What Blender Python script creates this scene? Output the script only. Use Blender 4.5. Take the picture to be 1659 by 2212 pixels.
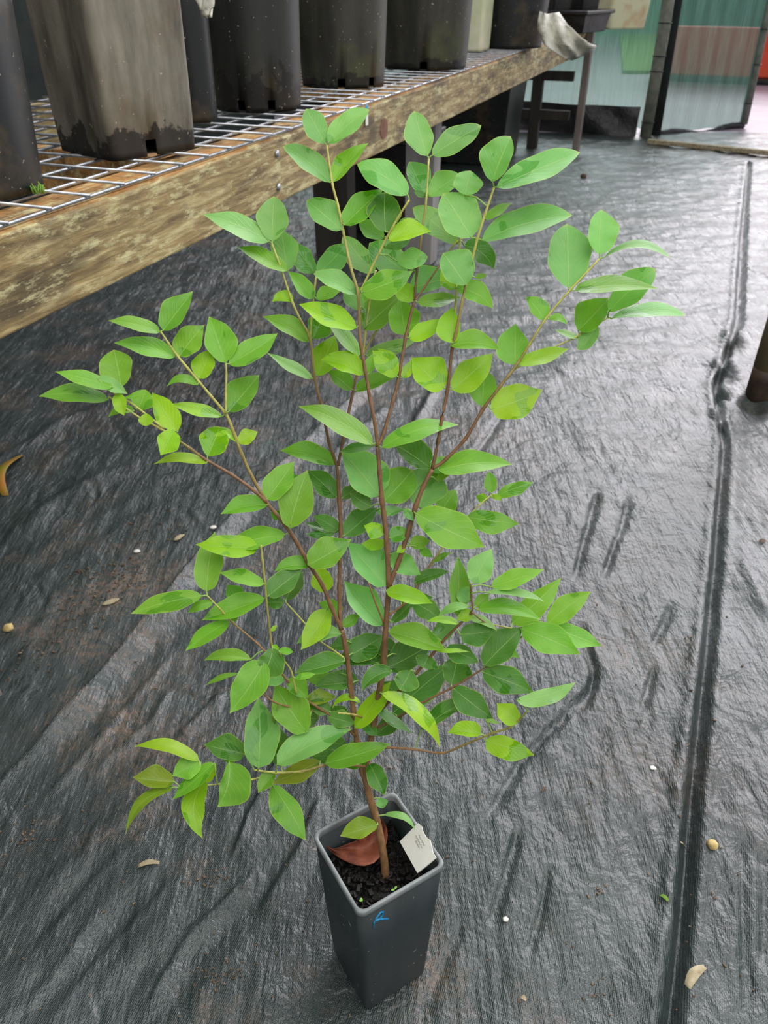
import bpy, bmesh, math, random
import numpy as np
from mathutils import Vector

for o in list(bpy.data.objects): bpy.data.objects.remove(o)
SC = bpy.context.scene
COL = SC.collection
random.seed(7)
rng = np.random.default_rng(5)

# ------------------------------------------------------------------ camera
PITCH = math.radians(34.7); FPX = 1661.0; CX = 829.5; CY = 1106.0; CAMZ = 1.0
cd = bpy.data.cameras.new('camera'); cam = bpy.data.objects.new('camera', cd); COL.objects.link(cam)
cam.location = (0, 0, CAMZ); cam.rotation_euler = (math.pi/2-PITCH, 0, 0)
cd.sensor_fit = 'VERTICAL'; cd.sensor_height = 24.0; cd.lens = 24.0*FPX/2212.0
cd.clip_start = .02; cd.clip_end = 200
cd.dof.use_dof = True; cd.dof.focus_distance = .74; cd.dof.aperture_fstop = 9.0
SC.camera = cam
# ------------------------------------------------------------------ light, exposure
vs = SC.view_settings
SC.display_settings.display_device = 'sRGB'
vs.view_transform = 'Standard'; vs.look = 'None'; vs.gamma = 1; vs.use_curve_mapping = False
vs.exposure = 0.0
W = bpy.data.worlds.new('overcast'); SC.world = W; W.use_nodes = True
nt = W.node_tree; nt.nodes.clear()
def wn(t, **k):
    n = nt.nodes.new(t)
    for a, b in k.items(): setattr(n, a, b)
    return n
tc = wn('ShaderNodeTexCoord'); out = wn('ShaderNodeOutputWorld'); bg = wn('ShaderNodeBackground')
dot = wn('ShaderNodeVectorMath', operation='DOT_PRODUCT'); dot.inputs[1].default_value = Vector((.48, .80, .36)).normalized()
nt.links.new(tc.outputs['Generated'], dot.inputs[0])
mr = wn('ShaderNodeMapRange', interpolation_type='SMOOTHSTEP'); mr.inputs[1].default_value = .76; mr.inputs[2].default_value = .99
mr.inputs[3].default_value = .55; mr.inputs[4].default_value = 6.3
nt.links.new(dot.outputs['Value'], mr.inputs[0])
no = wn('ShaderNodeTexNoise'); no.inputs['Scale'].default_value = 5; no.inputs['Detail'].default_value = 3
nt.links.new(tc.outputs['Generated'], no.inputs['Vector'])
m2 = wn('ShaderNodeMapRange'); m2.inputs[1].default_value = .3; m2.inputs[2].default_value = .7; m2.inputs[3].default_value = .75; m2.inputs[4].default_value = 1.25
nt.links.new(no.outputs['Fac'], m2.inputs[0])
mm = wn('ShaderNodeMath', operation='MULTIPLY'); nt.links.new(mr.outputs[0], mm.inputs[0]); nt.links.new(m2.outputs[0], mm.inputs[1])
bg.inputs['Color'].default_value = (.985, .945, .995, 1)
nt.links.new(mm.outputs[0], bg.inputs['Strength']); nt.links.new(bg.outputs[0], out.inputs[0])
# broad overcast light through the house roof
ld = bpy.data.lights.new('roof_light', 'AREA'); ld.shape = 'RECTANGLE'; ld.size = 3.0; ld.size_y = 3.0; ld.energy = 92; ld.color = (1, .985, .96)
lo = bpy.data.objects.new('roof_light', ld); COL.objects.link(lo); lo.location = (.9, -.1, 3.0)
lo.rotation_euler = (Vector((0, .6, .3))-lo.location).to_track_quat('-Z', 'Y').to_euler()

# ------------------------------------------------------------------ projection helpers
cF = np.array([0, math.cos(PITCH), -math.sin(PITCH)]); cU = np.array([0, math.sin(PITCH), math.cos(PITCH)]); cR = np.array([1., 0, 0]); CP = np.array([0, 0, CAMZ])
def ray(x, y): return cF+cR*(x-CX)/FPX-cU*(y-CY)/FPX
def on_z(x, y, z=0.0):
    r = ray(x, y); return CP+r*((z-CAMZ)/r[2])
def on_y(x, y, Y):
    r = ray(x, y); return CP+r*(Y/r[1])

# ------------------------------------------------------------------ object helpers
def tag(o, label=None, cat=None, group=None, kind=None):
    for k, v in (('label', label), ('category', cat), ('group', group), ('kind', kind)):
        if v: o[k] = v
    return o
def empty(name, loc, label, cat, group=None):
    o = bpy.data.objects.new(name, None); COL.objects.link(o); o.location = loc; o.empty_display_size = .05
    o['wl'] = tuple(loc); return tag(o, label, cat, group)
def wloc(o):
    p = np.zeros(3)
    while o is not None: p = p+np.array(o.location); o = o.parent
    return p
class MB:
    def __init__(s): s.v = []; s.f = []; s.uv = None
    def add(s, vs, fs):
        n = len(s.v); s.v += [tuple(map(float, v)) for v in vs]; s.f += [tuple(i+n for i in f) for f in fs]
    def box(s, c, size, ax=None):
        c = np.array(c, float); h = np.array(size)/2
        A = np.eye(3) if ax is None else np.array(ax)
        vs = [c+A[0]*h[0]*i+A[1]*h[1]*j+A[2]*h[2]*k for i in (-1, 1) for j in (-1, 1) for k in (-1, 1)]
        s.add(vs, [(0, 1, 3, 2), (4, 6, 7, 5), (0, 4, 5, 1), (2, 3, 7, 6), (0, 2, 6, 4), (1, 5, 7, 3)])
    def tube(s, pts, rad, n=8, cap=True):
        pts = [np.array(p, float) for p in pts]; m = len(pts)
        if not hasattr(rad, '__len__'): rad = [rad]*m
        up = np.array([.13, .27, .95]); vs = []
        for i, p in enumerate(pts):
            t = pts[min(i+1, m-1)]-pts[max(i-1, 0)]; t = t/(np.linalg.norm(t)+1e-12)
            a = np.cross(t, up)
            if np.linalg.norm(a) < .05: a = np.cross(t, [1, 0, 0])
            a /= np.linalg.norm(a); b = np.cross(t, a)
            for k in range(n):
                q = 2*math.pi*k/n; vs.append(p+rad[i]*(a*math.cos(q)+b*math.sin(q)))
        fs = [(i*n+k, i*n+(k+1) % n, (i+1)*n+(k+1) % n, (i+1)*n+k) for i in range(m-1) for k in range(n)]
        if cap: fs += [tuple(range(n-1, -1, -1)), tuple((m-1)*n+k for k in range(n))]
        s.add(vs, fs)
    def build(s, name, mat, parent=None, smooth=False, bevel=0, loc=None, solid=0):
        me = bpy.data.meshes.new(name)
        if parent is not None: org = wloc(parent)
        elif loc is not None: org = np.array(loc, float)
        else: org = np.zeros(3)
        V = np.array(s.v)-org
        if parent is None and loc is None:
            org = np.array([V[:, 0].mean(), V[:, 1].mean(), V[:, 2].min()]); V = V-org
        me.from_pydata(V.tolist(), [], s.f); me.update()
        if s.uv is not None:
            uvl = me.uv_layers.new(name='UVMap'); li = np.zeros(len(me.loops), int); me.loops.foreach_get('vertex_index', li)
            uvl.data.foreach_set('uv', np.array(s.uv, float)[li].ravel())
        o = bpy.data.objects.new(name, me); COL.objects.link(o)
        if parent is not None: o.parent = parent
        else: o.location = org
        if mat: me.materials.append(mat)
        bm = bmesh.new(); bm.from_mesh(me)
        if name not in ('leaf', 'leaves', 'floor'): bmesh.ops.recalc_face_normals(bm, faces=bm.faces)
        bm.to_mesh(me); bm.free()
        if smooth: me.polygons.foreach_set('use_smooth', [True]*len(me.polygons))
        if solid:
            md = o.modifiers.new('t', 'SOLIDIFY'); md.thickness = solid; md.offset = -1
        if bevel:
            md = o.modifiers.new('b', 'BEVEL'); md.width = bevel; md.segments = 2; md.limit_method = 'ANGLE'
        return o

# ------------------------------------------------------------------ materials
def lin(c): return tuple(((x/255+.055)/1.055)**2.4 if x > 10 else x/255/12.92 for x in c)+(1,)
def newmat(name):
    m = bpy.data.materials.new(name); m.use_nodes = True; t = m.node_tree; t.nodes.clear()
    o = t.nodes.new('ShaderNodeOutputMaterial'); b = t.nodes.new('ShaderNodeBsdfPrincipled'); t.links.new(b.outputs[0], o.inputs[0])
    return m, t, b, o
def N(t, typ, ins=None, **k):
    n = t.nodes.new(typ)
    for a, v in k.items(): setattr(n, a, v)
    for a, v in (ins or {}).items():
        if isinstance(v, bpy.types.NodeSocket): t.links.new(v, n.inputs[a])
        else: n.inputs[a].default_value = v
    return n
def coords(t, scale=(1, 1, 1), rot=(0, 0, 0), kind='Object'):
    c = t.nodes.new('ShaderNodeTexCoord'); m = N(t, 'ShaderNodeMapping', {'Scale': scale, 'Rotation': rot}); t.links.new(c.outputs[kind], m.inputs[0]); return m.outputs[0]
def ramp(t, fac, stops):
    r = t.nodes.new('ShaderNodeValToRGB'); t.links.new(fac, r.inputs[0]); e = r.color_ramp.elements
    while len(e) < len(stops): e.new(.5)
    for i, (p, c) in enumerate(stops): e[i].position = p; e[i].color = c if len(c) == 4 else tuple(c)+(1,)
    return r
def mixc(t, fac, a, b, bt='MIX'):
    n = t.nodes.new('ShaderNodeMix'); n.data_type = 'RGBA'; n.blend_type = bt
    for i, v in ((0, fac), (6, a), (7, b)):
        if isinstance(v, bpy.types.NodeSocket): t.links.new(v, n.inputs[i])
        else: n.inputs[i].default_value = v
    return n.outputs[2]
def noise(t, vec, scale, detail=4, rough=.55, dist=0):
    return N(t, 'ShaderNodeTexNoise', {'Vector': vec, 'Scale': scale, 'Detail': detail, 'Roughness': rough, 'Distortion': dist}).outputs['Fac']
def bump(t, b, h, strength, dist, prev=None):
    n = N(t, 'ShaderNodeBump', {'Height': h, 'Strength': strength, 'Distance': dist})
    if prev: t.links.new(prev, n.inputs['Normal'])
    t.links.new(n.outputs[0], b.inputs['Normal']); return n.outputs[0]
def simple(name, c1, c2=None, scale=20, rough=.6, bmp=.2, dist=.002, stretch=(1, 1, 1), metal=0, spec=.5, lo_=.35, hi_=.65):
    m, t, b, o = newmat(name); v = coords(t, stretch)
    f = noise(t, v, scale, 5)
    r = ramp(t, f, [(lo_, lin(c1)), (hi_, lin(c2 or c1))]); t.links.new(r.outputs[0], b.inputs['Base Color'])
    b.inputs['Roughness'].default_value = rough; b.inputs['Metallic'].default_value = metal; b.inputs['Specular IOR Level'].default_value = spec
    if bmp: bump(t, b, f, bmp, dist)
    return m

# leaf material: colour from each blade's tint, midrib and veins from the blade's UV
def leaf_mat():
    m, t, b, o = newmat('leaf_green')
    uv = t.nodes.new('ShaderNodeUVMap'); sp = N(t, 'ShaderNodeSeparateXYZ', {0: uv.outputs[0]})
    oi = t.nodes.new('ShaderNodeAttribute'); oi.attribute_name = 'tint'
    v = sp.outputs[1]; u = sp.outputs[0]
    av = N(t, 'ShaderNodeMath', {0: N(t, 'ShaderNodeMath', {0: v, 1: .5}, operation='SUBTRACT').outputs[0]}, operation='ABSOLUTE').outputs[0]
    nz = noise(t, coords(t), 60, 3)
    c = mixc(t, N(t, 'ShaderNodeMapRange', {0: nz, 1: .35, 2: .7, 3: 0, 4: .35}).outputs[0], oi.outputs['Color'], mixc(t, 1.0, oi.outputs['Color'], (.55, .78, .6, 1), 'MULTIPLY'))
    # wet darker film patches
    wet = noise(t, coords(t, (1, 1, 1)), 33, 2, .4, .6)
    wf = N(t, 'ShaderNodeMapRange', {0: wet, 1: .62, 2: .635, 3: 0, 4: 1}).outputs[0]
    c = mixc(t, N(t, 'ShaderNodeMath', {0: wf, 1: .6}, operation='MULTIPLY').outputs[0], c, mixc(t, 1.0, c, (.35, .62, .3, 1), 'MULTIPLY'))
    # side veins
    ph = N(t, 'ShaderNodeMath', {0: N(t, 'ShaderNodeMath', {0: u, 1: 46.}, operation='MULTIPLY').outputs[0], 1: N(t, 'ShaderNodeMath', {0: av, 1: 40.}, operation='MULTIPLY').outputs[0]}, operation='SUBTRACT').outputs[0]
    sn = N(t, 'ShaderNodeMath', {0: ph}, operation='SINE').outputs[0]
    vein = N(t, 'ShaderNodeMapRange', {0: sn, 1: .55, 2: 1, 3: 0, 4: 1}).outputs[0]
    c = mixc(t, N(t, 'ShaderNodeMath', {0: vein, 1: .05}, operation='MULTIPLY').outputs[0], c, (.45, .7, .25, 1))
    rim = N(t, 'ShaderNodeMapRange', {0: av, 1: .462, 2: .5, 3: 0, 4: .6}).outputs[0]
    c = mixc(t, rim, c, (.42, .6, .10, 1))
    tipf = N(t, 'ShaderNodeMapRange', {0: u, 1: .93, 2: 1., 3: 0, 4: .55}).outputs[0]
    c = mixc(t, tipf, c, (.5, .55, .12, 1))
    rib = N(t, 'ShaderNodeMapRange', {0: av, 1: .006, 2: .018, 3: .6, 4: 0}).outputs[0]
    c = mixc(t, rib, c, (.40, .62, .18, 1))
    t.links.new(c, b.inputs['Base Color'])
    t.links.new(N(t, 'ShaderNodeMapRange', {0: wf, 1: 0, 2: 1, 3: .43, 4: .13}).outputs[0], b.inputs['Roughness'])
    b.inputs['Specular IOR Level'].default_value = .42
    hh = N(t, 'ShaderNodeMath', {0: vein, 1: -.22}, operation='MULTIPLY').outputs[0]
    hh = N(t, 'ShaderNodeMath', {0: hh, 1: rib}, operation='SUBTRACT').outputs[0]
    hh = N(t, 'ShaderNodeMath', {0: hh, 1: N(t, 'ShaderNodeMath', {0: nz, 1: 1.3}, operation='MULTIPLY').outputs[0]}, operation='ADD').outputs[0]
    bump(t, b, hh, .35, .0009)
    tr = N(t, 'ShaderNodeBsdfTranslucent', {'Color': mixc(t, 1.0, c, (1.15, 1.25, .45, 1), 'MULTIPLY')})
    mx = N(t, 'ShaderNodeMixShader', {0: .33}); t.links.new(b.outputs[0], mx.inputs[1]); t.links.new(tr.outputs[0], mx.inputs[2]); t.links.new(mx.outputs[0], o.inputs[0])
    return m
def bark_mat():
    m, t, b, o = newmat('bark')
    a = t.nodes.new('ShaderNodeAttribute'); a.attribute_name = 'tint'
    v = coords(t); n1 = noise(t, coords(t, (1, 1, .25)), 260, 4)
    c = mixc(t, N(t, 'ShaderNodeMapRange', {0: n1, 1: .4, 2: .65, 3: 0, 4: .55}).outputs[0], a.outputs['Color'], mixc(t, 1.0, a.outputs['Color'], (.38, .34, .32, 1), 'MULTIPLY'))
    t.links.new(c, b.inputs['Base Color']); b.inputs['Roughness'].default_value = .45
    bump(t, b, n1, .5, .001); return m
def mat_floor():
    m, t, b, o = newmat('woven_weed_mat')
    v = coords(t)
    big = noise(t, v, 2.2, 3, .5)
    brown = noise(t, v, 3.1, 8, .68)
    speck = noise(t, v, 90, 3, .6)
    base = ramp(t, big, [(.35, (.016, .028, .026)), (.65, (.030, .050, .046))]).outputs[0]
    sepv = N(t, 'ShaderNodeSeparateXYZ', {0: v})
    dirt = N(t, 'ShaderNodeMath', {0: N(t, 'ShaderNodeMapRange', {0: brown, 1: .50, 2: .63, 3: 0, 4: 1}).outputs[0], 1: N(t, 'ShaderNodeMapRange', {0: speck, 1: .42, 2: .62, 3: .12, 4: 1}).outputs[0]}, operation='MULTIPLY').outputs[0]
    left = N(t, 'ShaderNodeMapRange', {0: sepv.outputs[0], 1: -.15, 2: .5, 3: .8, 4: .30}).outputs[0]
    dirt = N(t, 'ShaderNodeMath', {0: dirt, 1: left}, operation='MULTIPLY').outputs[0]
    c = mixc(t, dirt, base, (.20, .135, .085, 1))
    t.links.new(c, b.inputs['Base Color'])
    # woven tape texture: warp ribs + fine weft
    ang = .37
    vw = coords(t, (1, 1, 1), (0, 0, ang))
    w1 = N(t, 'ShaderNodeTexWave', {'Vector': vw, 'Scale': 130., 'Distortion': 1.2, 'Detail': 2, 'Detail Scale': .3}, bands_direction='X').outputs['Fac']
    w2 = N(t, 'ShaderNodeTexWave', {'Vector': vw, 'Scale': 190., 'Distortion': 2.0, 'Detail': 2, 'Detail Scale': .4}, bands_direction='Y').outputs['Fac']
    wv = N(t, 'ShaderNodeMath', {0: w1, 1: w2}, operation='MULTIPLY').outputs[0]
    st = noise(t, coords(t, (1, .16, 1), (0, 0, .40)), 30, 5, .62)
    cr = noise(t, v, 17, 4, .55, 1.4)
    fine = noise(t, v, 75, 4, .6, .6)
    n1 = bump(t, b, st, .7, .014)
    n2 = bump(t, b, cr, .42, .014, n1)
    n3 = bump(t, b, fine, .5, .004, n2)
    n4 = bump(t, b, wv, .7, .0014, n3)
    rg = N(t, 'ShaderNodeMapRange', {0: noise(t, v, 9, 5, .6), 1: .35, 2: .65, 3: .24, 4: .42}).outputs[0]
    rg = N(t, 'ShaderNodeMath', {0: rg, 1: N(t, 'ShaderNodeMath', {0: dirt, 1: .4}, operation='MULTIPLY').outputs[0]}, operation='ADD').outputs[0]
    t.links.new(rg, b.inputs['Roughness'])
    b.inputs['Specular IOR Level'].default_value = .6
    b.inputs['Coat Weight'].default_value = .7; b.inputs['Coat Roughness'].default_value = .2; b.inputs['Coat IOR'].default_value = 1.5
    t.links.new(n3, b.inputs['Coat Normal'])
    return m
def mat_timber(name, c1, c2, c3, axis, sc=1.0):
    # grain runs along local direction given by a rotation about Z
    m, t, b, o = newmat(name)
    v = coords(t, (1, 1, 1), (0, 0, axis))
    st = N(t, 'ShaderNodeMapping', {'Scale': (1, 9, 11)}); t.links.new(v, st.inputs[0])
    g = noise(t, st.outputs[0], 9*sc, 6, .65, .4)
    s2 = N(t, 'ShaderNodeMapping', {'Scale': (1, 3, 3.4)}); t.links.new(v, s2.inputs[0])
    bl = noise(t, s2.outputs[0], 3.4*sc, 7, .7)
    c = ramp(t, g, [(.3, lin(c1)), (.5, lin(c2)), (.72, lin(c3))]).outputs[0]
    dk = N(t, 'ShaderNodeMapRange', {0: bl, 1: .48, 2: .62, 3: 0, 4: .78}).outputs[0]
    c = mixc(t, dk, c, lin((62, 54, 36)))
    sp = noise(t, s2.outputs[0], 13*sc, 6, .75)
    c = mixc(t, N(t, 'ShaderNodeMapRange', {0: sp, 1: .52, 2: .62, 3: 0, 4: .7}).outputs[0], c, lin((205, 200, 150)))
    t.links.new(c, b.inputs['Base Color']); b.inputs['Roughness'].default_value = .7
    bump(t, b, g, .5, .004); return m
def mat_potplastic(name, c1, c2, dirt, amt=.5, sc=8., rough=.42, wet=-1.):
    m, t, b, o = newmat(name); v = coords(t)
    st = coords(t, (1, 1, .22))
    f1 = noise(t, v, sc, 6, .65); f2 = noise(t, st, sc*3.5, 5, .6)
    c = ramp(t, f2, [(.35, lin(c1)), (.7, lin(c2))]).outputs[0]
    d = N(t, 'ShaderNodeMapRange', {0: f1, 1: .62-.3*amt, 2: .78-.2*amt, 3: 0, 4: .85}).outputs[0]
    c = mixc(t, d, c, lin(dirt))
    sz = N(t, 'ShaderNodeSeparateXYZ', {0: v}); jag = noise(t, v, 22, 4, .6)
    zz = N(t, 'ShaderNodeMath', {0: sz.outputs[2], 1: N(t, 'ShaderNodeMath', {0: N(t, 'ShaderNodeMath', {0: jag, 1: .3}, operation='SUBTRACT').outputs[0], 1: wet}, operation='MULTIPLY').outputs[0]}, operation='SUBTRACT').outputs[0]
    c = mixc(t, N(t, 'ShaderNodeMapRange', {0: zz, 1: -.004, 2: .004, 3: .88, 4: 0}).outputs[0], c, (.006, .006, .005, 1))
    sp = noise(t, v, 120, 2); c2_ = mixc(t, N(t, 'ShaderNodeMapRange', {0: sp, 1: .7, 2: .74, 3: 0, 4: .6}).outputs[0], c, lin((190, 185, 160))); t.links.new(c2_, b.inputs['Base Color'])
    t.links.new(N(t, 'ShaderNodeMapRange', {0: d, 1: 0, 2: 1, 3: rough, 4: .75}).outputs[0], b.inputs['Roughness'])
    bump(t, b, f2, .15, .002); return m
def mat_shadecloth(name, col, opac):
    m, t, b, o = newmat(name); v = coords(t)
    w = N(t, 'ShaderNodeTexNoise', {'Vector': coords(t, (60, 60, 3)), 'Scale': 1.5, 'Detail': 3}).outputs['Fac']
    c = ramp(t, w, [(.3, lin(col)), (.7, lin(tuple(min(255, x+28) for x in col)))]).outputs[0]
    t.links.new(c, b.inputs['Base Color']); b.inputs['Roughness'].default_value = .8
    tl = N(t, 'ShaderNodeBsdfTranslucent', {'Color': c}); a = N(t, 'ShaderNodeMixShader', {0: .6}); t.links.new(b.outputs[0], a.inputs[1]); t.links.new(tl.outputs[0], a.inputs[2])
    tp = N(t, 'ShaderNodeBsdfTransparent', {'Color': (.8, .93, .9, 1)}); x = N(t, 'ShaderNodeMixShader', {0: opac}); t.links.new(tp.outputs[0], x.inputs[1]); t.links.new(a.outputs[0], x.inputs[2])
    t.links.new(x.outputs[0], o.inputs[0]); return m
M = {}
M['leaf'] = leaf_mat(); M['bark'] = bark_mat(); M['floor'] = mat_floor()
BANG = math.atan2(.349, .937)       # bench direction, clockwise from +Y
M['beam'] = mat_timber('weathered_timber', (104, 86, 52), (150, 130, 84), (196, 184, 136), -(math.pi/2-BANG))
M['beam_in'] = mat_timber('orange_timber', (150, 104, 50), (190, 140, 78), (214, 178, 120), -(math.pi/2-BANG))
M['wood_grey'] = simple('grey_timber', (96, 88, 80), (140, 132, 124), 12, .8, .3, .003, (1, 1, .2))
M['wood_pale'] = simple('pale_grey_timber', (124, 124, 120), (160, 160, 156), 12, .8, .3, .003, (1, 1, .2))
M['wood_dark'] = simple('dark_timber', (40, 38, 34), (66, 62, 54), 12, .8, .3, .003, (1, 1, .2))
M['wire'] = simple('galvanised_wire', (150, 156, 160), (196, 200, 204), 60, .38, .1, .0005, metal=.75)
M['pot_near'] = mat_potplastic('small_pot_plastic', (38, 46, 47), (48, 57, 58), (70, 72, 70), .1, 10)
M['pot_rim'] = simple('worn_sheen_rim', (98, 104, 106), (140, 146, 146), 40, .45, .1, .0005)  # light grey paints reflected light along the worn rim edge
M['soil'] = simple('wet_soil', (6, 5, 5), (24, 19, 15), 130, .6, 1.0, .006, lo_=.3, hi_=.8)
M['ink'] = simple('blue_ink', (20, 140, 200), (60, 170, 215), 300, .5, 0)
M['white'] = simple('white_plastic', (222, 222, 212), (234, 234, 224), 30, .4, .05, .0005)
M['pencil'] = simple('pencil', (120, 120, 118), (150, 150, 146), 200, .8, 0)
M['dead'] = simple('dead_leaf', (92, 42, 28), (150, 84, 58), 50, .6, .4, .002)
M['deady'] = simple('yellow_dead_leaf', (130, 130, 20), (170, 110, 30), 14, .6, .3, .002)
M['straw'] = simple('straw', (140, 128, 98), (190, 180, 148), 60, .8, .3, .001)
M['stone'] = simple('stone', (170, 145, 85), (220, 200, 140), 80, .8, .6, .003)
M['brownbit'] = simple('brown_bits', (70, 54, 38), (120, 102, 78), 60, .8, .3, .001)
M['seedling'] = simple('seedling', (120, 190, 70), (150, 210, 90), 60, .5, .1, .0005)
M['potblack'] = mat_potplastic('black_nursery_plastic', (20, 24, 24), (34, 38, 38), (96, 80, 50), .30, 5)
M['potgrey'] = mat_potplastic('mud_stained_plastic', (70, 67, 56), (140, 136, 120), (100, 82, 58), .34, 6, .6, .16)
M['potdark'] = mat_potplastic('dark_plastic', (26, 29, 27), (48, 50, 46), (74, 66, 50), .25, 4, .5, .28)
M['potolive'] = mat_potplastic('olive_plastic', (38, 39, 33), (66, 66, 56), (82, 88, 50), .3, 4, .5, .12)
M['cream'] = simple('cream_plastic', (205, 214, 170), (232, 234, 205), 10, .5, .1, .001)
M['creamrust'] = simple('cream_rusty_plastic', (228, 230, 190), (200, 150, 90), 7, .5, .1, .001, lo_=.5, hi_=.75)
M['film'] = simple('milky_film', (206, 206, 190), (230, 230, 216), 12, .6, .3, .004, spec=.3)
M['tube_metal'] = simple('galvanised_tube', (104, 112, 100), (144, 146, 132), 14, .6, .2, .001)
M['cloth'] = mat_shadecloth('green_shade_cloth', (86, 128, 108), .66)
M['cloth2'] = mat_shadecloth('gate_shade_cloth', (84, 120, 106), .66)
M['cloth_dark'] = simple('dark_green_cloth', (22, 30, 28), (36, 46, 42), 8, .9, .2, .004)
M['blacksheet'] = simple('black_sheet', (24, 26, 26), (46, 48, 48), 8, .4, .8, .03)
M['concrete'] = simple('wet_paving', (158, 146, 158), (184, 172, 186), 3, .35, .2, .004)
M['grass'] = simple('lawn', (110, 160, 50), (150, 190, 70), 12, .9, .6, .02)
M['orange'] = simple('orange_plastic', (238, 78, 48), (248, 98, 64), 6, .5, .1, .001)
M['pale'] = simple('pale_net', (130, 160, 140), (160, 186, 160), 2, .9, .1, .01)
M['teal'] = simple('green_net', (62, 124, 104), (84, 144, 122), 2, .9, .1, .01)
M['pole'] = simple('old_timber_pole', (110, 98, 70), (148, 136, 100), 10, .8, .5, .004, (1, 1, .3))
M['polewet'] = simple('wet_timber_pole', (40, 32, 24), (74, 58, 42), 20, .6, .5, .004)
M['yellowgreen'] = simple('moss', (90, 130, 40), (120, 160, 60), 80, .9, .5, .003)

# ------------------------------------------------------------------ floor: creased woven mat
def vnoise(X, Y, sc, seed):
    r = np.random.default_rng(seed); G = r.random((256, 256))
    x = X*sc+1000; y = Y*sc+1000; xi = np.floor(x).astype(int); yi = np.floor(y).astype(int); fx = x-xi; fy = y-yi
    fx = fx*fx*(3-2*fx); fy = fy*fy*(3-2*fy); g = lambda a, b: G[a % 256, b % 256]
    return (g(xi, yi)*(1-fx)+g(xi+1, yi)*fx)*(1-fy)+(g(xi, yi+1)*(1-fx)+g(xi+1, yi+1)*fx)*fy
def px_ground(pts): return np.array([on_z(x, y)[:2] for x, y in pts])
# creases: (pixel polyline on the ground, height, half width, lopsidedness)
RIDGES = [
 ([(-160, 1860), (0, 1700), (200, 1490), (400, 1250), (560, 1060), (700, 925), (880, 760)], .019, .021, .9),
 ([(60, 1760), (180, 1640), (300, 1500), (380, 1400)], .004, .008, .4),
 ([(210, 1660), (330, 1560), (372, 1480)], .004, .008, .4),
 ([(380, 1600), (440, 1540), (480, 1490)], .006, .012, .9),
 ([(500, 1860), (560, 1720), (600, 1650), (690, 1560)], .008, .016, .9),
 ([(560, 1980), (640, 1850), (700, 1720)], .008, .018, .9),
 ([(300, 2190), (420, 2010), (560, 1880)], .006, .014, .9),
 ([(40, 2200), (150, 2060), (220, 1960)], .003, .010, .3),
 ([(100, 2212), (250, 2030), (400, 1880)], .003, .009, .3),
 ([(1040, 1790), (1120, 1640), (1280, 1480), (1290, 1430)], -.006, .010, .3),
 ([(1060, 2010), (1090, 1900), (1120, 1790)], -.006, .010, .2),
 ([(1140, 2070), (1170, 1960), (1185, 1870)], -.004, .007, .2),
 ([(1240, 1250), (1262, 1160), (1290, 1060)], -.010, .010, .3),
 ([(1300, 1250), (1340, 1140), (1360, 1070)], -.009, .010, .3),
 ([(1255, 1340), (1270, 1390), (1285, 1450), (1262, 1540)], -.007, .010, .3),
 ([(1410, 1390), (1440, 1330), (1452, 1300)], -.007, .010, .3),
 ([(1382, 1540), (1402, 1480), (1415, 1430)], -.006, .009, .3),
 ([(1010, 1000), (1060, 930), (1090, 880)], -.010, .012, .3),
 ([(1620, 2212), (1605, 1950), (1600, 1800)], -.004, .010, .3),
 ([(1659, 2100), (1652, 1900), (1640, 1820)], -.006, .014, .3),
 ([(700, 1010), (770, 940), (840, 880)], .010, .02, .3),
 ([(860, 980), (930, 860), (960, 800)], .010, .02, .3),
 ([(1600, 1200), (1640, 1290), (1659, 1330)], .006, .012, .3),
 ([(1620, 350), (1610, 480), (1600, 700), (1565, 770)], -.02, .012, .0),
 ([(0, 1000), (150, 900), (300, 850)], .008, .03, .3), ([(0, 1180), (120, 1080), (260, 1010)], .008, .03, .3),
 ([(80, 2050), (200, 1900), (330, 1780)], .004, .012, .4), ([(900, 2212), (960, 2080), (1000, 1990)], -.003, .008, .3),
]
SEAM = [(1380, 2500), (1450, 2212), (1476, 2000), (1500, 1700), (1520, 1500), (1536, 1350), (1549, 1200), (1558, 1080), (1566, 960), (1556, 900), (1548, 830), (1570, 770), (1592, 690), (1603, 500), (1618, 350)]
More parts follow.
